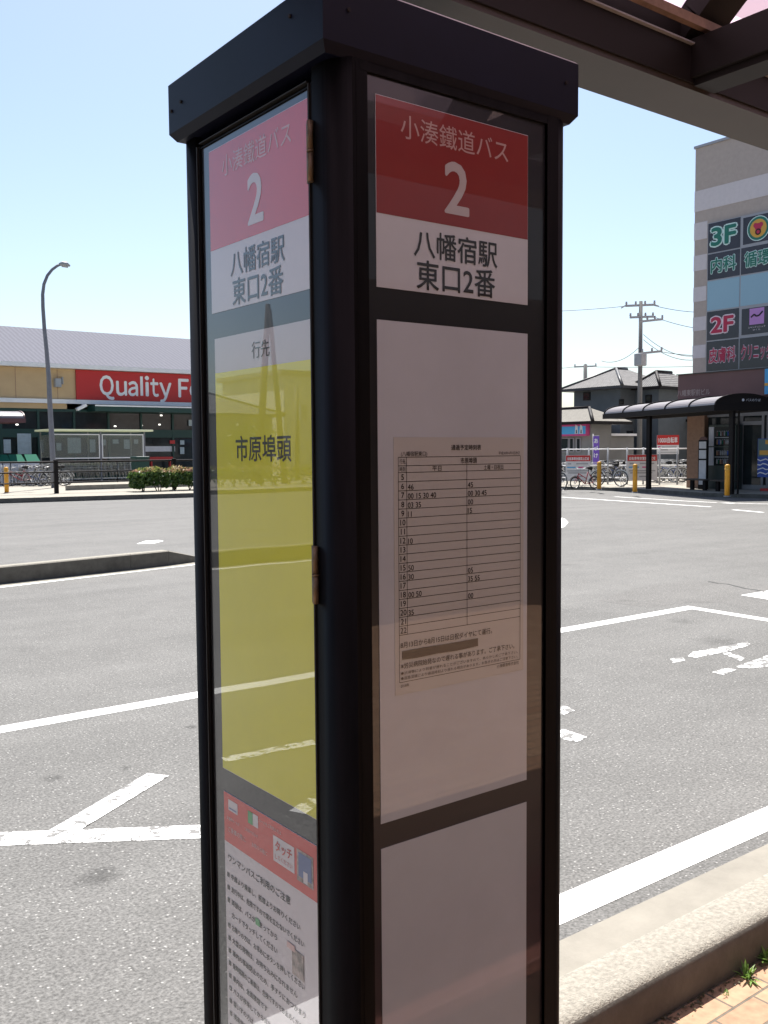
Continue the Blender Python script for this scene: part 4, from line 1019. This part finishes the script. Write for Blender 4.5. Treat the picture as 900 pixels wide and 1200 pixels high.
b.build('cloth', [M['violet'], M['white']], t); b = MB(); b.tube([(a.x, a.y, .13), (a.x, a.y, a.z+.1)], .015, 6); b.bar((a.x, a.y, a.z+.02), Vector((a.x, a.y, a.z+.02))+du*W, .015, .015); b.build('pole', M['white'], t)

# ------------------------------------------------------------------ corner building on the right
bd = thing('clinic_building', 'pale three storey corner building with clinic lettering in its dark windows', 'building', (36, 14, .13))
FXW = 33.0; CY = 22.95; TOPZ = 13.45
b = MB(); b.bx(FXW, FXW+16, -6, CY, 3.4, TOPZ); body = b.build('upper_wall', M['band_b'], bd)
b = MB(); b.bx(FXW-.05, FXW+16.05, -6.05, CY+.05, TOPZ+.002, TOPZ+.10); b.build('parapet', M['alu'], bd)
bands = [(11.82, 11.06), (10.56, 9.89), (9.29, 8.69), (8.05, 7.48), (6.87, 6.33), (5.76, 5.25)]
b = MB()
for i, (z1, z0) in enumerate([(11.80, 11.0)]+bands[1:]):
    if i == 0: b.bx(FXW-.012, FXW-.001, -6, CY+.012, z0, z1)
    else: b.bx(FXW-.012, FXW-.001, 22.36, CY+.012, z0, z1)
    b.bx(FXW-.001, FXW+16, CY+.001, CY+.012, z0, z1)
b.build('wall_band', M['band_a'], bd)
wy = [22.28, 20.84, 19.40, 17.96, 16.52]
rows = [(10.42, 9.24), (9.24, 8.20), (8.20, 7.02), (7.02, 5.86), (5.86, 4.66)]
FB = lambda y, z, d=0: Vector((FXW-.045-d, y, z))
DUB = Vector((0, -1, 0))
for ci, (ya, yb) in enumerate(zip(wy, wy[1:])):
    for ri, (z1, z0) in enumerate(rows):
        b = MB(); b.bx(FXW-.10, FXW-.013, yb, ya, z0, z1); wn = b.build('window', M['alu'], bd)
        inset = .025; raised = ci >= 1 and ri in (0, 3)
        if raised: inset = .09
        b = MB(); b.bx(FXW-.108, FXW-.1002, yb+inset, ya-inset, z0+inset, z1-inset)
        yc, zc = (ya+yb)/2, (z0+z1)/2
        cp_ = Vector((FXW-.118, yc, zc))
        def out(t, w_, h_, m0, m1, dz=0, dy=0):
            text(b, t, cp_+Vector((.008, dy, dz)), DUB, UP, w_, h_, m0, .085 if t[0] in '23' else .065); text(b, t, cp_+Vector((-.008, dy, dz)), DUB, UP, w_, h_, m1, .03 if t[0] in '23' else .018)
        if ri == 0 and ci == 0: out('3F', 1.02, .66, 1, 2, .02, .02)
        if ri == 1: out(['内科', '循環', '器科', '外来'][ci], 1.08, .56, 1, 2, .03) if ci < 3 else None
        if ri == 3 and ci == 0: out('2F', .94, .58, 3, 4, .02, .02)
        if ri == 4 and ci < 2: out(['皮膚科', 'クリニック'][ci], 1.16 if ci == 0 else 1.24, .56, 3, 4, .02)
        if ri == 0 and ci == 1:
            c = Vector((FXW-.113, yc, zc+.01)); nx = Vector((-1, 0, 0))
            b.disc(c, nx, .46, 1); b.disc(c+nx*.003, nx, .43, 2); b.disc(c+nx*.006, nx, .34, 5)
            for dy, dz, r_ in ((.11, .12, .09), (-.11, .12, .09), (0, .05, .14), (0, -.09, .12)): b.disc(c+nx*(.009+.0006*r_*10)+Vector((0, dy, dz)), nx, r_, 4)
            b.disc(c+nx*.0125+Vector((0, 0, -.13)), nx, .12, 6, 20, .07)
        if ri == 3 and ci == 1:
            c = Vector((FXW-.113, yc+.0, zc+.16)); b.face([c+Vector((0, s*.30, v_*.30)) for s, v_ in ((1, -1), (-1, -1), (-1, 1), (1, 1))], 7)
            zz = [(.24, -.02), (.10, .08), (.02, .0), (-.10, .02), (-.24, .16)]
            for (y0, q0), (y1, q1) in zip(zz, zz[1:]): b.bar(c+Vector((-.003, y0, q0)), c+Vector((-.003, y1, q1)), .006, .06, 6, up=UP)
            text(b, 'スキンクリニック', c+Vector((0, 0, -.40)), DUB, UP, .7, .07, 3, 0); text(b, 'さくら', c+Vector((0, 0, -.50)), DUB, UP, .3, .06, 3, 0)
        o = b.build('pane', [M['glass_blue'] if ri == 2 else M['glass_sign'], M['mint'], M['ink_green'], M['pinkwhite'], M['ink_red'], M['orange'], M['rubber'], M['purple']]); o.parent = wn
# projecting cladding over the ground floor, with the building's name
b = MB(); b.bx(31.0, 32.99, -6.2, 22.2, 3.52, 4.45); cl_ = b.build('canopy_band', M['maroon'], bd)
b = MB(); b.bx(30.95, 33.0, -6.25, 22.25, 4.452, 4.49); b.build('canopy_cap', M['bronze'], bd)
b = MB(); text(b, '八幡東駅前ビル', pl(812.5, 460, 0, 30.99), DUB, UP, 1.42, .24, 0, .01); o = b.build('name_lettering', mat('metal_letters', (.32, .25, .24), .4, metal=.4)); o.parent = cl_
b = MB(); a = pl(897, 433, 0, 30.9); b.bx(30.86, 30.995, a.y-2.5, a.y, 3.55, 4.43); q = b.build('blue_sign', M['sky_print'], bd)
b = MB(); b.bx(30.84, 30.858, a.y-2.49, a.y-.01, 3.84, 3.93); o = b.build('stripe', M['orange']); o.parent = q
GXW = 32.2
b = MB(); b.bx(GXW-.2, GXW+1.0, 21.70, 22.47, .13, 3.515); b.build('pier', M['tan'], bd)
b = MB(); b.bx(GXW+.05, GXW+.15, -6, 21.69, .13, 3.515); b.build('shop_window', M['glass_dark'], bd)
b = MB()
b.bx(GXW-.03, GXW+.048, -6, 21.69, 2.86, 3.30); b.bx(GXW-.04, GXW+.047, -6, 21.69, .13, .30)
for px in (866.5, 868.2, 893, 899): q = pl(px, 560, 0, GXW); b.bx(GXW-.02, GXW+.046, q.y-.05, q.y+.04, .30, 2.86)
for y in (17.2, 15.6, 14, 12, 10): b.bx(GXW-.02, GXW+.046, y-.05, y+.04, .30, 2.86)
q0, q1 = pl(868.2, 560, 0, GXW), pl(893, 560, 0, GXW); b.bx(GXW-.018, GXW+.045, q1.y+.042, q0.y-.052, 2.52, 2.66)
b.build('window_frame', mat('grey_frame', (.26, .255, .26), .5), bd)
b = MB(); b.bx(GXW+3, GXW+10, 15, 22.5, .13, 3.4); b.build('inner_wall', M['wall_grey'], bd)
# vending machine
a = pl(830.5, 503, 0, 31.7); c = pl(861.5, 560, 0, 31.7)
vm = thing('vending_machine', 'dark vending machine with white side strip and two lit drink windows under the far shelter', 'vending machine', (31.9, (a.y+c.y)/2, .13))
b = MB(); b.bx(31.7, 32.15, c.y, a.y, .13, 2.55); b.build('cabinet', mat('vending_cabinet', (.045, .06, .055), .4), vm, bevel=.02)
b = MB()
for z0, z1 in ((1.75, 2.47), (1.02, 1.70)): b.bx(31.672, 31.698, a.y-.24, a.y-.03, z0, z1)
b.build('price_strip', M['pale'], vm)
for z0, z1 in ((1.75, 2.47), (1.02, 1.70)):
    b = MB(); b.bx(31.68, 31.698, c.y+.04, a.y-.27, z0, z1); pn = b.build('product_window', M['glass_dark'], vm)
    random.seed(int(z0*100)); b = MB(); y = c.y+.08
    for zz in (z0+.06, z0+.38):
        y = c.y+.08
        while y < a.y-.34:
            mi = random.randrange(5); b.tube([(31.672, y, zz), (31.672, y, zz+.16)], .026, 8, mi); b.tube([(31.672, y, zz+.16), (31.672, y, zz+.19)], [.026, .012], 8, 4); y += .075
    b.bx(31.664, 31.68, c.y+.05, a.y-.29, z0+.30, z0+.335, 4)
    o = b.build('drink_row', [M['blue'], M['maroon'], M['green_lid'], M['tan'], M['grey']]); o.parent = pn
# slim bus stop sign post by the pier
q = pl(824, 560, 0, 31.2)
bs = thing('stop_sign', 'slim bus stop stand with red rounded top beside the brown pier', 'bus stop', (31.2, q.y, .13))
b = MB(); b.bx(31.15, 31.25, q.y-.19, q.y+.19, .13, 1.98); b.build('frame', M['bronze_black'], bs)
b = MB(); P = [(31.20, q.y+.17*math.cos(math.pi*k/10), 1.98+.13*math.sin(math.pi*k/10)) for k in range(11)]; b.face([(31.17, y, z) for _, y, z in P]); b.face([(31.23, y, z) for _, y, z in P]); b.build('top_disc', M['maroon'], bs)
b = MB()
for z0, z1 in ((1.66, 1.92), (1.28, 1.60), (.30, 1.22)): b.bx(31.135, 31.148, q.y-.15, q.y+.15, z0, z1)
b.build('panel', M['poster_w'], bs)
# wave banner stand by the door
a = pl(888, 545, 0, 31.4); t = thing('wave_banner', 'blue banner with white waves and yellow top standing by the building door', 'banner', (31.4, a.y-.5, .13))
b = MB(); yA, yB = a.y, a.y-1.3
b.bx(31.38, 31.42, yB, yA, .62, 2.0, 0); b.bx(31.372, 31.379, yB+.02, yA-.02, 1.36, 1.98, 1); b.bx(31.366, 31.3715, yB+.1, yA-.08, 1.42, 1.58, 2); b.bx(31.366, 31.3715, yB+.3, yA-.3, 1.80, 1.95, 2)
for r_ in range(4):
    z = .74+.16*r_
    for k in range(12):
        y0 = yB+(yA-yB)*k/12; y1 = yB+(yA-yB)*(k+1)/12; h0 = .035*math.sin(k*1.9+r_); h1 = .035*math.sin((k+1)*1.9+r_)
        b.face([(31.374, y0, z+h0), (31.374, y1, z+h1), (31.374, y1, z+h1+.04), (31.374, y0, z+h0+.04)], 3)
b.build('cloth', [M['blue'], mat('faded_green_print', (.10, .16, .17), .6), M['orange'], M['white']], t)
b = MB(); b.bx(31.25, 31.55, yB+.2, yA-.2, .13, .22); b.bx(31.38, 31.42, yA-.67, yA-.63, .22, .615); b.build('foot', M['red'], t)

# ------------------------------------------------------------------ far bus shelter
pa, pb = g(760, 573, .13), g(851, 580, .13); ua = (pa-pb); ua.z = 0; ua.normalize(); na = Vector((ua.y, -ua.x, 0))
fs = thing('bus_shelter', 'dark bus shelter with grey translucent barrel roof before the clinic building', 'bus shelter', (*((pa+pb)/2)[:2], .13))
base = Vector((pb.x, pb.y, 0))-na*.35
def solve(px):
    lo, hi = -6, 14
    for _ in range(60):
        mid = (lo+hi)/2
        if projx(base+ua*mid+UP*2.7) > px: lo = mid
        else: hi = mid
    return lo
t0, t1 = solve(838), solve(708)
o_ = base+ua*t0; Lsh = t1-t0
zE = 2.90
tp = (Vector((pa.x, pa.y, 0))-o_).dot(ua); tb = (Vector((pb.x, pb.y, 0))-o_).dot(ua)
qf = barrel(fs, o_, ua, na, Lsh, 2.1, zE, .36, .20, M['roof_grey'], M['bronze_black'], 5, [(tp, .35), (.10, .70), (.25, 1.05, .05)])
b = MB(); text(b, '●', qf(-.045, 1.0, zE+.36), na, UP, .09, .09, 0, 0); text(b, 'バスのりば', qf(-.045, 1.38, zE+.36), na, UP, .55, .09, 0, 0); b.build('gable_lettering', M['pale'], fs)
for k, (a, c) in enumerate(((tp-1.6, 1.5), (tp-3.2, 1.55))):
    t = thing('waiting_bench', ('low dark bench under the left half of the far shelter', 'low dark bench under the right half of the far shelter')[k], 'bench', qf(a, c, .13), 'benches under the far shelter')
    b = MB(); b.bar(qf(a-.65, c, .52), qf(a+.65, c, .52), .38, .05); b.build('seat', M['bronze'], t)
    for s in (-.42, .42):
        b = MB(); p = qf(a+s, c, 0); b.bar(p+UP*.13, p+UP*.494, .12, .12); b.build('leg', M['bronze_black'], t)

# ------------------------------------------------------------------ houses behind
def hip_roof(b, x0, x1, y0, y1, z, h, ov=.55, mi=0, mu=1):
    x0 -= ov; x1 += ov; y0 -= ov; y1 += ov
    lx, ly = x1-x0, y1-y0; c = Vector(((x0+x1)/2, (y0+y1)/2, z+h))
    if lx > ly: r0, r1 = Vector((x0+ly/2, c.y, z+h)), Vector((x1-ly/2, c.y, z+h))
    else: r0, r1 = Vector((c.x, y0+lx/2, z+h)), Vector((c.x, y1-lx/2, z+h))
    A_, B_, C_, D_ = Vector((x0, y0, z)), Vector((x1, y0, z)), Vector((x1, y1, z)), Vector((x0, y1, z))
    if lx > ly: fs_ = [(A_, B_, r1, r0), (B_, C_, r1), (C_, D_, r0, r1), (D_, A_, r0)]
    else: fs_ = [(A_, B_, r0), (B_, C_, r1, r0), (C_, D_, r1), (D_, A_, r0, r1)]
    for f in fs_: b.face(f, mi)
    b.face([(x0+.02, y0+.02, z-.14), (x1-.02, y0+.02, z-.14), (x1-.02, y1-.02, z-.14), (x0+.02, y1-.02, z-.14)], mu)
    for p, q in ((A_, B_), (B_, C_), (C_, D_), (D_, A_)): b.face([p, q, q-UP*.14, p-UP*.14], mu)
    for p in ([A_, D_] if True else []): b.tube([p, r0 if (p-r0).length < (p-r1).length else r1], .09, 6, mu)
    b.tube([r0, r1], .10, 6, mu)
HX = 41.0
hp = lambda x, y: pl(x, y, 0, HX)
eL, eR = hp(664, 456), hp(737, 451)
ho = thing('dark_house', 'two storey dark grey house with hipped tile roof behind the cycle park', 'house', (44, 33, .13))
yL, yR = eL.y-.55, eR.y+.55
b = MB(); b.bx(HX, HX+4.2, yR, yL, .13, 5.1); b.build('wall', M['wall_dark'], ho)
b = MB(); hip_roof(b, HX, HX+4.2, yR, yL, 5.02, 1.12); rf = b.build('roof', [M['roof_tile'], mat('house_gutter', (.03, .032, .036), .5)], ho)
y2 = pl(772, 455, 0, HX+1.2).y
b = MB(); b.bx(HX+1.2, HX+4.0, y2, yR-.004, .13, 5.0); b.build('wing_wall', M['wall_dark'], ho)
b = MB(); hip_roof(b, HX+1.2, HX+4.0, y2, yR-.1, 4.96, .85, .35); b.build('wing_roof', [M['roof_tile'], M['bronze_black']], ho)
for x0, y0, x1, y1, X in ((684, 460, 692, 469, HX), (726, 468, 731.5, 474, HX), (735, 505, 742, 516, HX), (757, 463, 764, 472, HX+1.2)):
    a, c = pl(x0, y0, 0, X), pl(x1, y1, 0, X)
    b = MB(); b.bx(X-.06, X-.004, c.y, a.y, c.z, a.z); f = b.build('window', M['bronze_black'], ho)
    b = MB(); b.bx(X-.068, X-.0605, c.y+.06, a.y-.06, c.z+.06, a.z-.06); o = b.build('pane', M['glass_dark']); o.parent = f
b = MB(); b.bx(HX-1.2, HX-.005, yR+.6, yL-.4, 2.75, 2.9); b.build('porch_roof', M['wall_grey'], ho)
# second grey house further right behind the red sign
a, c = pl(770, 497, 0, 45), pl(812, 497, 0, 45)
h2 = thing('grey_house', 'grey rendered house seen under the far shelter roof', 'house', (48, a.y-2, .13))
b = MB(); b.bx(45, 51, c.y-1, a.y, .13, 3.3); b.build('wall', M['wall_grey'], h2)
b = MB(); hip_roof(b, 45, 51, c.y-1, a.y, 3.25, .9, .4); b.build('roof', [M['roof_tile2'], M['bronze_black']], h2)
for x0, x1 in ((772, 779), (797, 805)):
    p, q = pl(x0, 504, 0, 45), pl(x1, 519, 0, 45); b = MB(); b.bx(44.94, 44.996, q.y, p.y, q.z, p.z); f = b.build('window', M['alu'], h2)
    b = MB(); b.bx(44.93, 44.9395, q.y+.06, p.y-.06, q.z+.06, p.z-.06); o = b.build('pane', M['glass_dark']); o.parent = f
# small shop with blue and pink sign
SXX = 36.2
sp = thing('corner_shop', 'small shop with pale tile roof and blue and magenta sign band', 'shop', (38, 33, .13))
a, c = pl(600, 500, 0, SXX), pl(693, 500, 0, SXX)
b = MB(); b.bx(SXX, SXX+1.5, c.y, a.y+2, .13, 3.05); b.build('wall', M['wall_grey'], sp)
b = MB(); hip_roof(b, SXX, SXX+1.9, c.y, a.y+2, 3.02, .72, .55); b.build('roof', [M['roof_tile2'], M['bronze_black']], sp)
z0, z1 = pl(670, 511, 0, SXX-.2).z, pl(670, 496.5, 0, SXX-.2).z
b = MB(); b.bx(SXX-.30, SXX-.004, c.y+.1, a.y+1.5, z0, z1, 0); b.bx(SXX-.31, SXX-.3005, c.y+.1, a.y+1.5, z0+.09, z1-.14, 1)
for s in (0, 1):
    y = c.y+.28+s*.30; b.face([(SXX-.318, y+.20, z0+.10), (SXX-.318, y-.02, z0+.10), (SXX-.318, y+.02, z1-.12), (SXX-.318, y+.16, z1-.05)], 2)
    b.face([(SXX-.322, y+.14, z0+.12), (SXX-.322, y+.04, z0+.12), (SXX-.322, y+.06, z0+.30), (SXX-.322, y+.12, z0+.30)], 3)
b.build('sign_band', [M['pink'], M['sky_print'], M['poster_w'], M['wall_dark']], sp)
for x0, x1 in ((657, 667), (668, 673), (676, 681)):
    p, q = pl(x0, 513, 0, SXX), pl(x1, 530, 0, SXX); b = MB(); b.bx(SXX-.05, SXX-.004, q.y, p.y, max(q.z, .3), p.z); f = b.build('window', M['alu'], sp)
    b = MB(); b.bx(SXX-.058, SXX-.0505, q.y+.05, p.y-.05, max(q.z, .3)+.05, p.z-.05); o = b.build('pane', M['glass_dark']); o.parent = f
# low lean-to between shop and house
p, q = pl(688, 508.5, 0, 38.5), pl(712, 508.5, 0, 38.5)
lt = thing('lean_to_shed', 'low grey shed with thin pale roof between the shop and the dark house', 'shed', (39.5, q.y, .13))
b = MB(); b.bx(38.5, 40.6, q.y, p.y, .13, 2.32); b.build('wall', M['wall_grey'], lt)
b = MB(); b.bx(38.2, 40.8, q.y-.2, p.y+.2, 2.33, 2.45); b.build('roof', M['white'], lt)
b = MB(); b.bx(38.44, 38.496, q.y+.15, p.y-.5, .3, 1.75); b.build('door', M['glass_dark'], lt)

# ------------------------------------------------------------------ utility poles and wires
def crossarm(b, c, du, L, n_ins, z_off=0):
    b.bar(c-du*L/2, c+du*L/2, .09, .09)
def upole(px, ytop, dep, rad, label, arms, extra=True):
    tp_ = at(px, ytop, dep); t = thing('utility_pole', label, 'utility pole', (tp_.x, tp_.y, .13))
    b = MB(); b.tube([(tp_.x, tp_.y, .13), (tp_.x, tp_.y, tp_.z)], [rad*1.25, rad*.8], 12); b.build('pole', M['pole'], t)
    for yy, x0, x1, y0, y1 in arms:
        a, c = at(x0, y0, dep), at(x1, y1, dep); b = MB(); b.bar(a, c, .08, .10); b.build('crossarm', M['grey'], t)
        nn = max(2, int((x1-x0)/9))
        for k in range(nn+1):
            p = a.lerp(c, .03+.94*k/nn); b = MB(); b.tube([p+UP*.05, p+UP*.10, p+UP*.14, p+UP*.20], [.03, .06, .04, .05], 8); b.build('insulator', M['alu'], t)
    return t, tp_
t, tp_ = upole(751, 353, 46, .11, 'tall concrete utility pole with crossarms and transformer box behind the far shelter',
     [(0, 733, 768, 358.5, 357), (0, 738, 766, 372, 371), (0, 749, 777, 377, 374), (0, 752, 776, 414, 411.5)])
b = MB(); p = at(750.5, 421, 45.6); b.bx(p.x-.22, p.x+.22, p.y-.22, p.y+.22, p.z-.32, p.z+.28); b.build('transformer_box', M['grey'], t, bevel=.04)
b = MB()
for y0, y1 in ((391, 397), (396, 402), (402, 408)): pass
for x0, y0, x1, y1 in ((733, 358, 728, 361), (766, 357, 772, 359)): b.bar(at(x0, y0, 46), at(x1, y1, 46), .06, .06)
b.build('stay_bracket', M['grey'], t)
upole(686, 427, 70, .17, 'small distant utility pole rising behind the dark house roof', [(0, 673, 699, 430, 429)])
upole(782, 446, 62, .16, 'short distant utility pole between house and clinic building', [(0, 776, 787, 448, 447)])
def wire(a, c, sag, label, r_=.012):
    b = MB(); P = [a.lerp(c, k/14)-UP*(sag*4*(k/14)*(1-k/14)) for k in range(15)]; b.tube(P, r_, 4); return tag(b.build('power_line', M['wire']), label, 'power line', 'overhead power lines')
W_ = [((735, 358.5), (560, 364), .15, 'top power line running left from the tall pole'), ((764, 357.5), (830, 366), .1, 'faint top power line running right from the tall pole'),
      ((768, 372), (835, 387), .1, 'power line running right from the second crossarm'), ((754, 392), (830, 414), .5, 'upper sagging cable right of the tall pole'), ((754, 398), (830, 418), .5, 'middle sagging cable right of the tall pole'),
      ((776, 412.5), (830, 417), .05, 'dark cable from the long low crossarm to the clinic building'), ((749, 407), (705, 423), .3, 'thin cable dropping left from the tall pole to the house'), ((699, 430), (830, 429), .05, 'low power line from the small pole to the right'), ((673, 430), (560, 436), .1, 'low power line from the small pole to the left')]
for (x0, y0), (x1, y1), sg_, lb in W_:
    d0 = 70 if x0 in (699, 673) else 46
    wire(at(x0, y0, d0), at(x1, y1, d0+3 if x1 > 700 else d0+4), sg_, lb, .018 if d0 == 70 else .014)

# ------------------------------------------------------------------ left of the frame: what the pillar's glass mirrors
vg = mat('grass_bank', (.09, .11, .035), .9, noise=(4, .3))
hedge(-44, -4, 36.6, 37.8, .25, .95, 'long clipped hedge far left along the plaza', 31, 9000)
h3 = thing('white_house', 'white block house with flat roof far left of the plaza', 'house', (-31, 54, .13))
b = MB(); b.bx(-36, -29.4, 51, 59, .13, 6.4); b.build('wall', M['wall_white'], h3)
b = MB(); b.bx(-36.3, -29.1, 50.7, 59.3, 6.402, 6.7); b.build('roof', M['wall_grey'], h3)
h4 = thing('tiled_house', 'low house with grey hipped tile roof far left of the plaza', 'house', (-22, 54, .13))
b = MB(); b.bx(-27.4, -15, 49, 58, .13, 3.9); b.build('wall', M['wall_grey'], h4)
b = MB(); hip_roof(b, -27.4, -15, 49, 58, 3.85, 2.0); b.build('roof', [M['roof_tile'], M['bronze_black']], h4)
up = thing('utility_pole', 'concrete utility pole with slanting stay pole far left of the plaza', 'utility pole', (-21.1, 39.6, .13))
b = MB(); b.tube([(-21.1, 39.6, .13), (-21.67, 39.6, 8.65)], [.19, .12], 10); b.build('pole', M['bark'], up)
b = MB(); b.tube([(-22.15, 39.0, .13), (-21.68, 39.5, 8.4)], [.15, .10], 10); b.build('stay_pole', M['bark'], up)
up = thing('utility_pole', 'shorter utility pole with box in front of the white house', 'utility pole', (-25.3, 42.9, .13))
b = MB(); b.tube([(-25.3, 42.9, .13), (-25.3, 42.9, 5.1)], .12, 10); b.build('pole', M['pole'], up)
b = MB(); b.bx(-25.75, -25.3, 42.5, 42.9, 3.3, 4.1); b.build('box', M['grey'], up)
random.seed(9)
tr = thing('round_tree', 'small dense round tree far left of the plaza', 'tree', (-23.2, 43.8, .13))
b = MB(); b.tube([(-23.2, 43.8, .1), (-23.15, 43.8, 1.0), (-23.2, 43.85, 2.0)], [.12, .09, .05], 8); b.build('trunk', M['bark'], tr)
b = MB()
for k in range(3500):
    d = Vector((random.gauss(0, 1), random.gauss(0, 1), random.gauss(0, 1))).normalized()*(1.25*random.random()**.4*(1+.2*math.sin(k*.37)))
    p = Vector((-23.2, 43.8, 2.0))+Vector((d.x*1.15, d.y*1.15, d.z*.95)); L = random.uniform(.06, .12); a = Vector((random.gauss(0, 1), random.gauss(0, 1), random.gauss(0, 1))).normalized(); c = a.orthogonal().normalized(); d2 = a.cross(c)
    b.face([p-c*L, p+d2*L*.5, p+c*L, p-d2*L*.5])
b.build('crown', M['leaf'], tr, fix=False)
# unseen station side behind the camera, brought close and raised to block sky light
sb = thing('station_sky_blocker', 'unseen station concourse with deep dark roof behind the near pavement, shaped to block sky light', 'building', (4, -8, .03))
b = MB(); b.bx(-30, 34, -14, -7.4, .03, 3.0); b.build('wall', mat('station_wall_paint', (.10, .095, .09), .8, noise=(.6, .1)), sb)
b = MB(); b.bx(-31, 35, -15, -3.7, 3.002, 3.5); b.build('roof', M['wall_dark'], sb)
b = MB(); b.bx(-30, 34, -14, -4.6, 3.502, 10.5); b.build('upper_wall', M['wall_dark'], sb)  # storey added to keep sky out of the pillar's panels
for x in range(-28, 34, 6):
    b = MB(); b.bx(x-.2, x+.2, -4.6, -4.2, .03, 3.0); b.build('column', M['wall_dark'], sb)
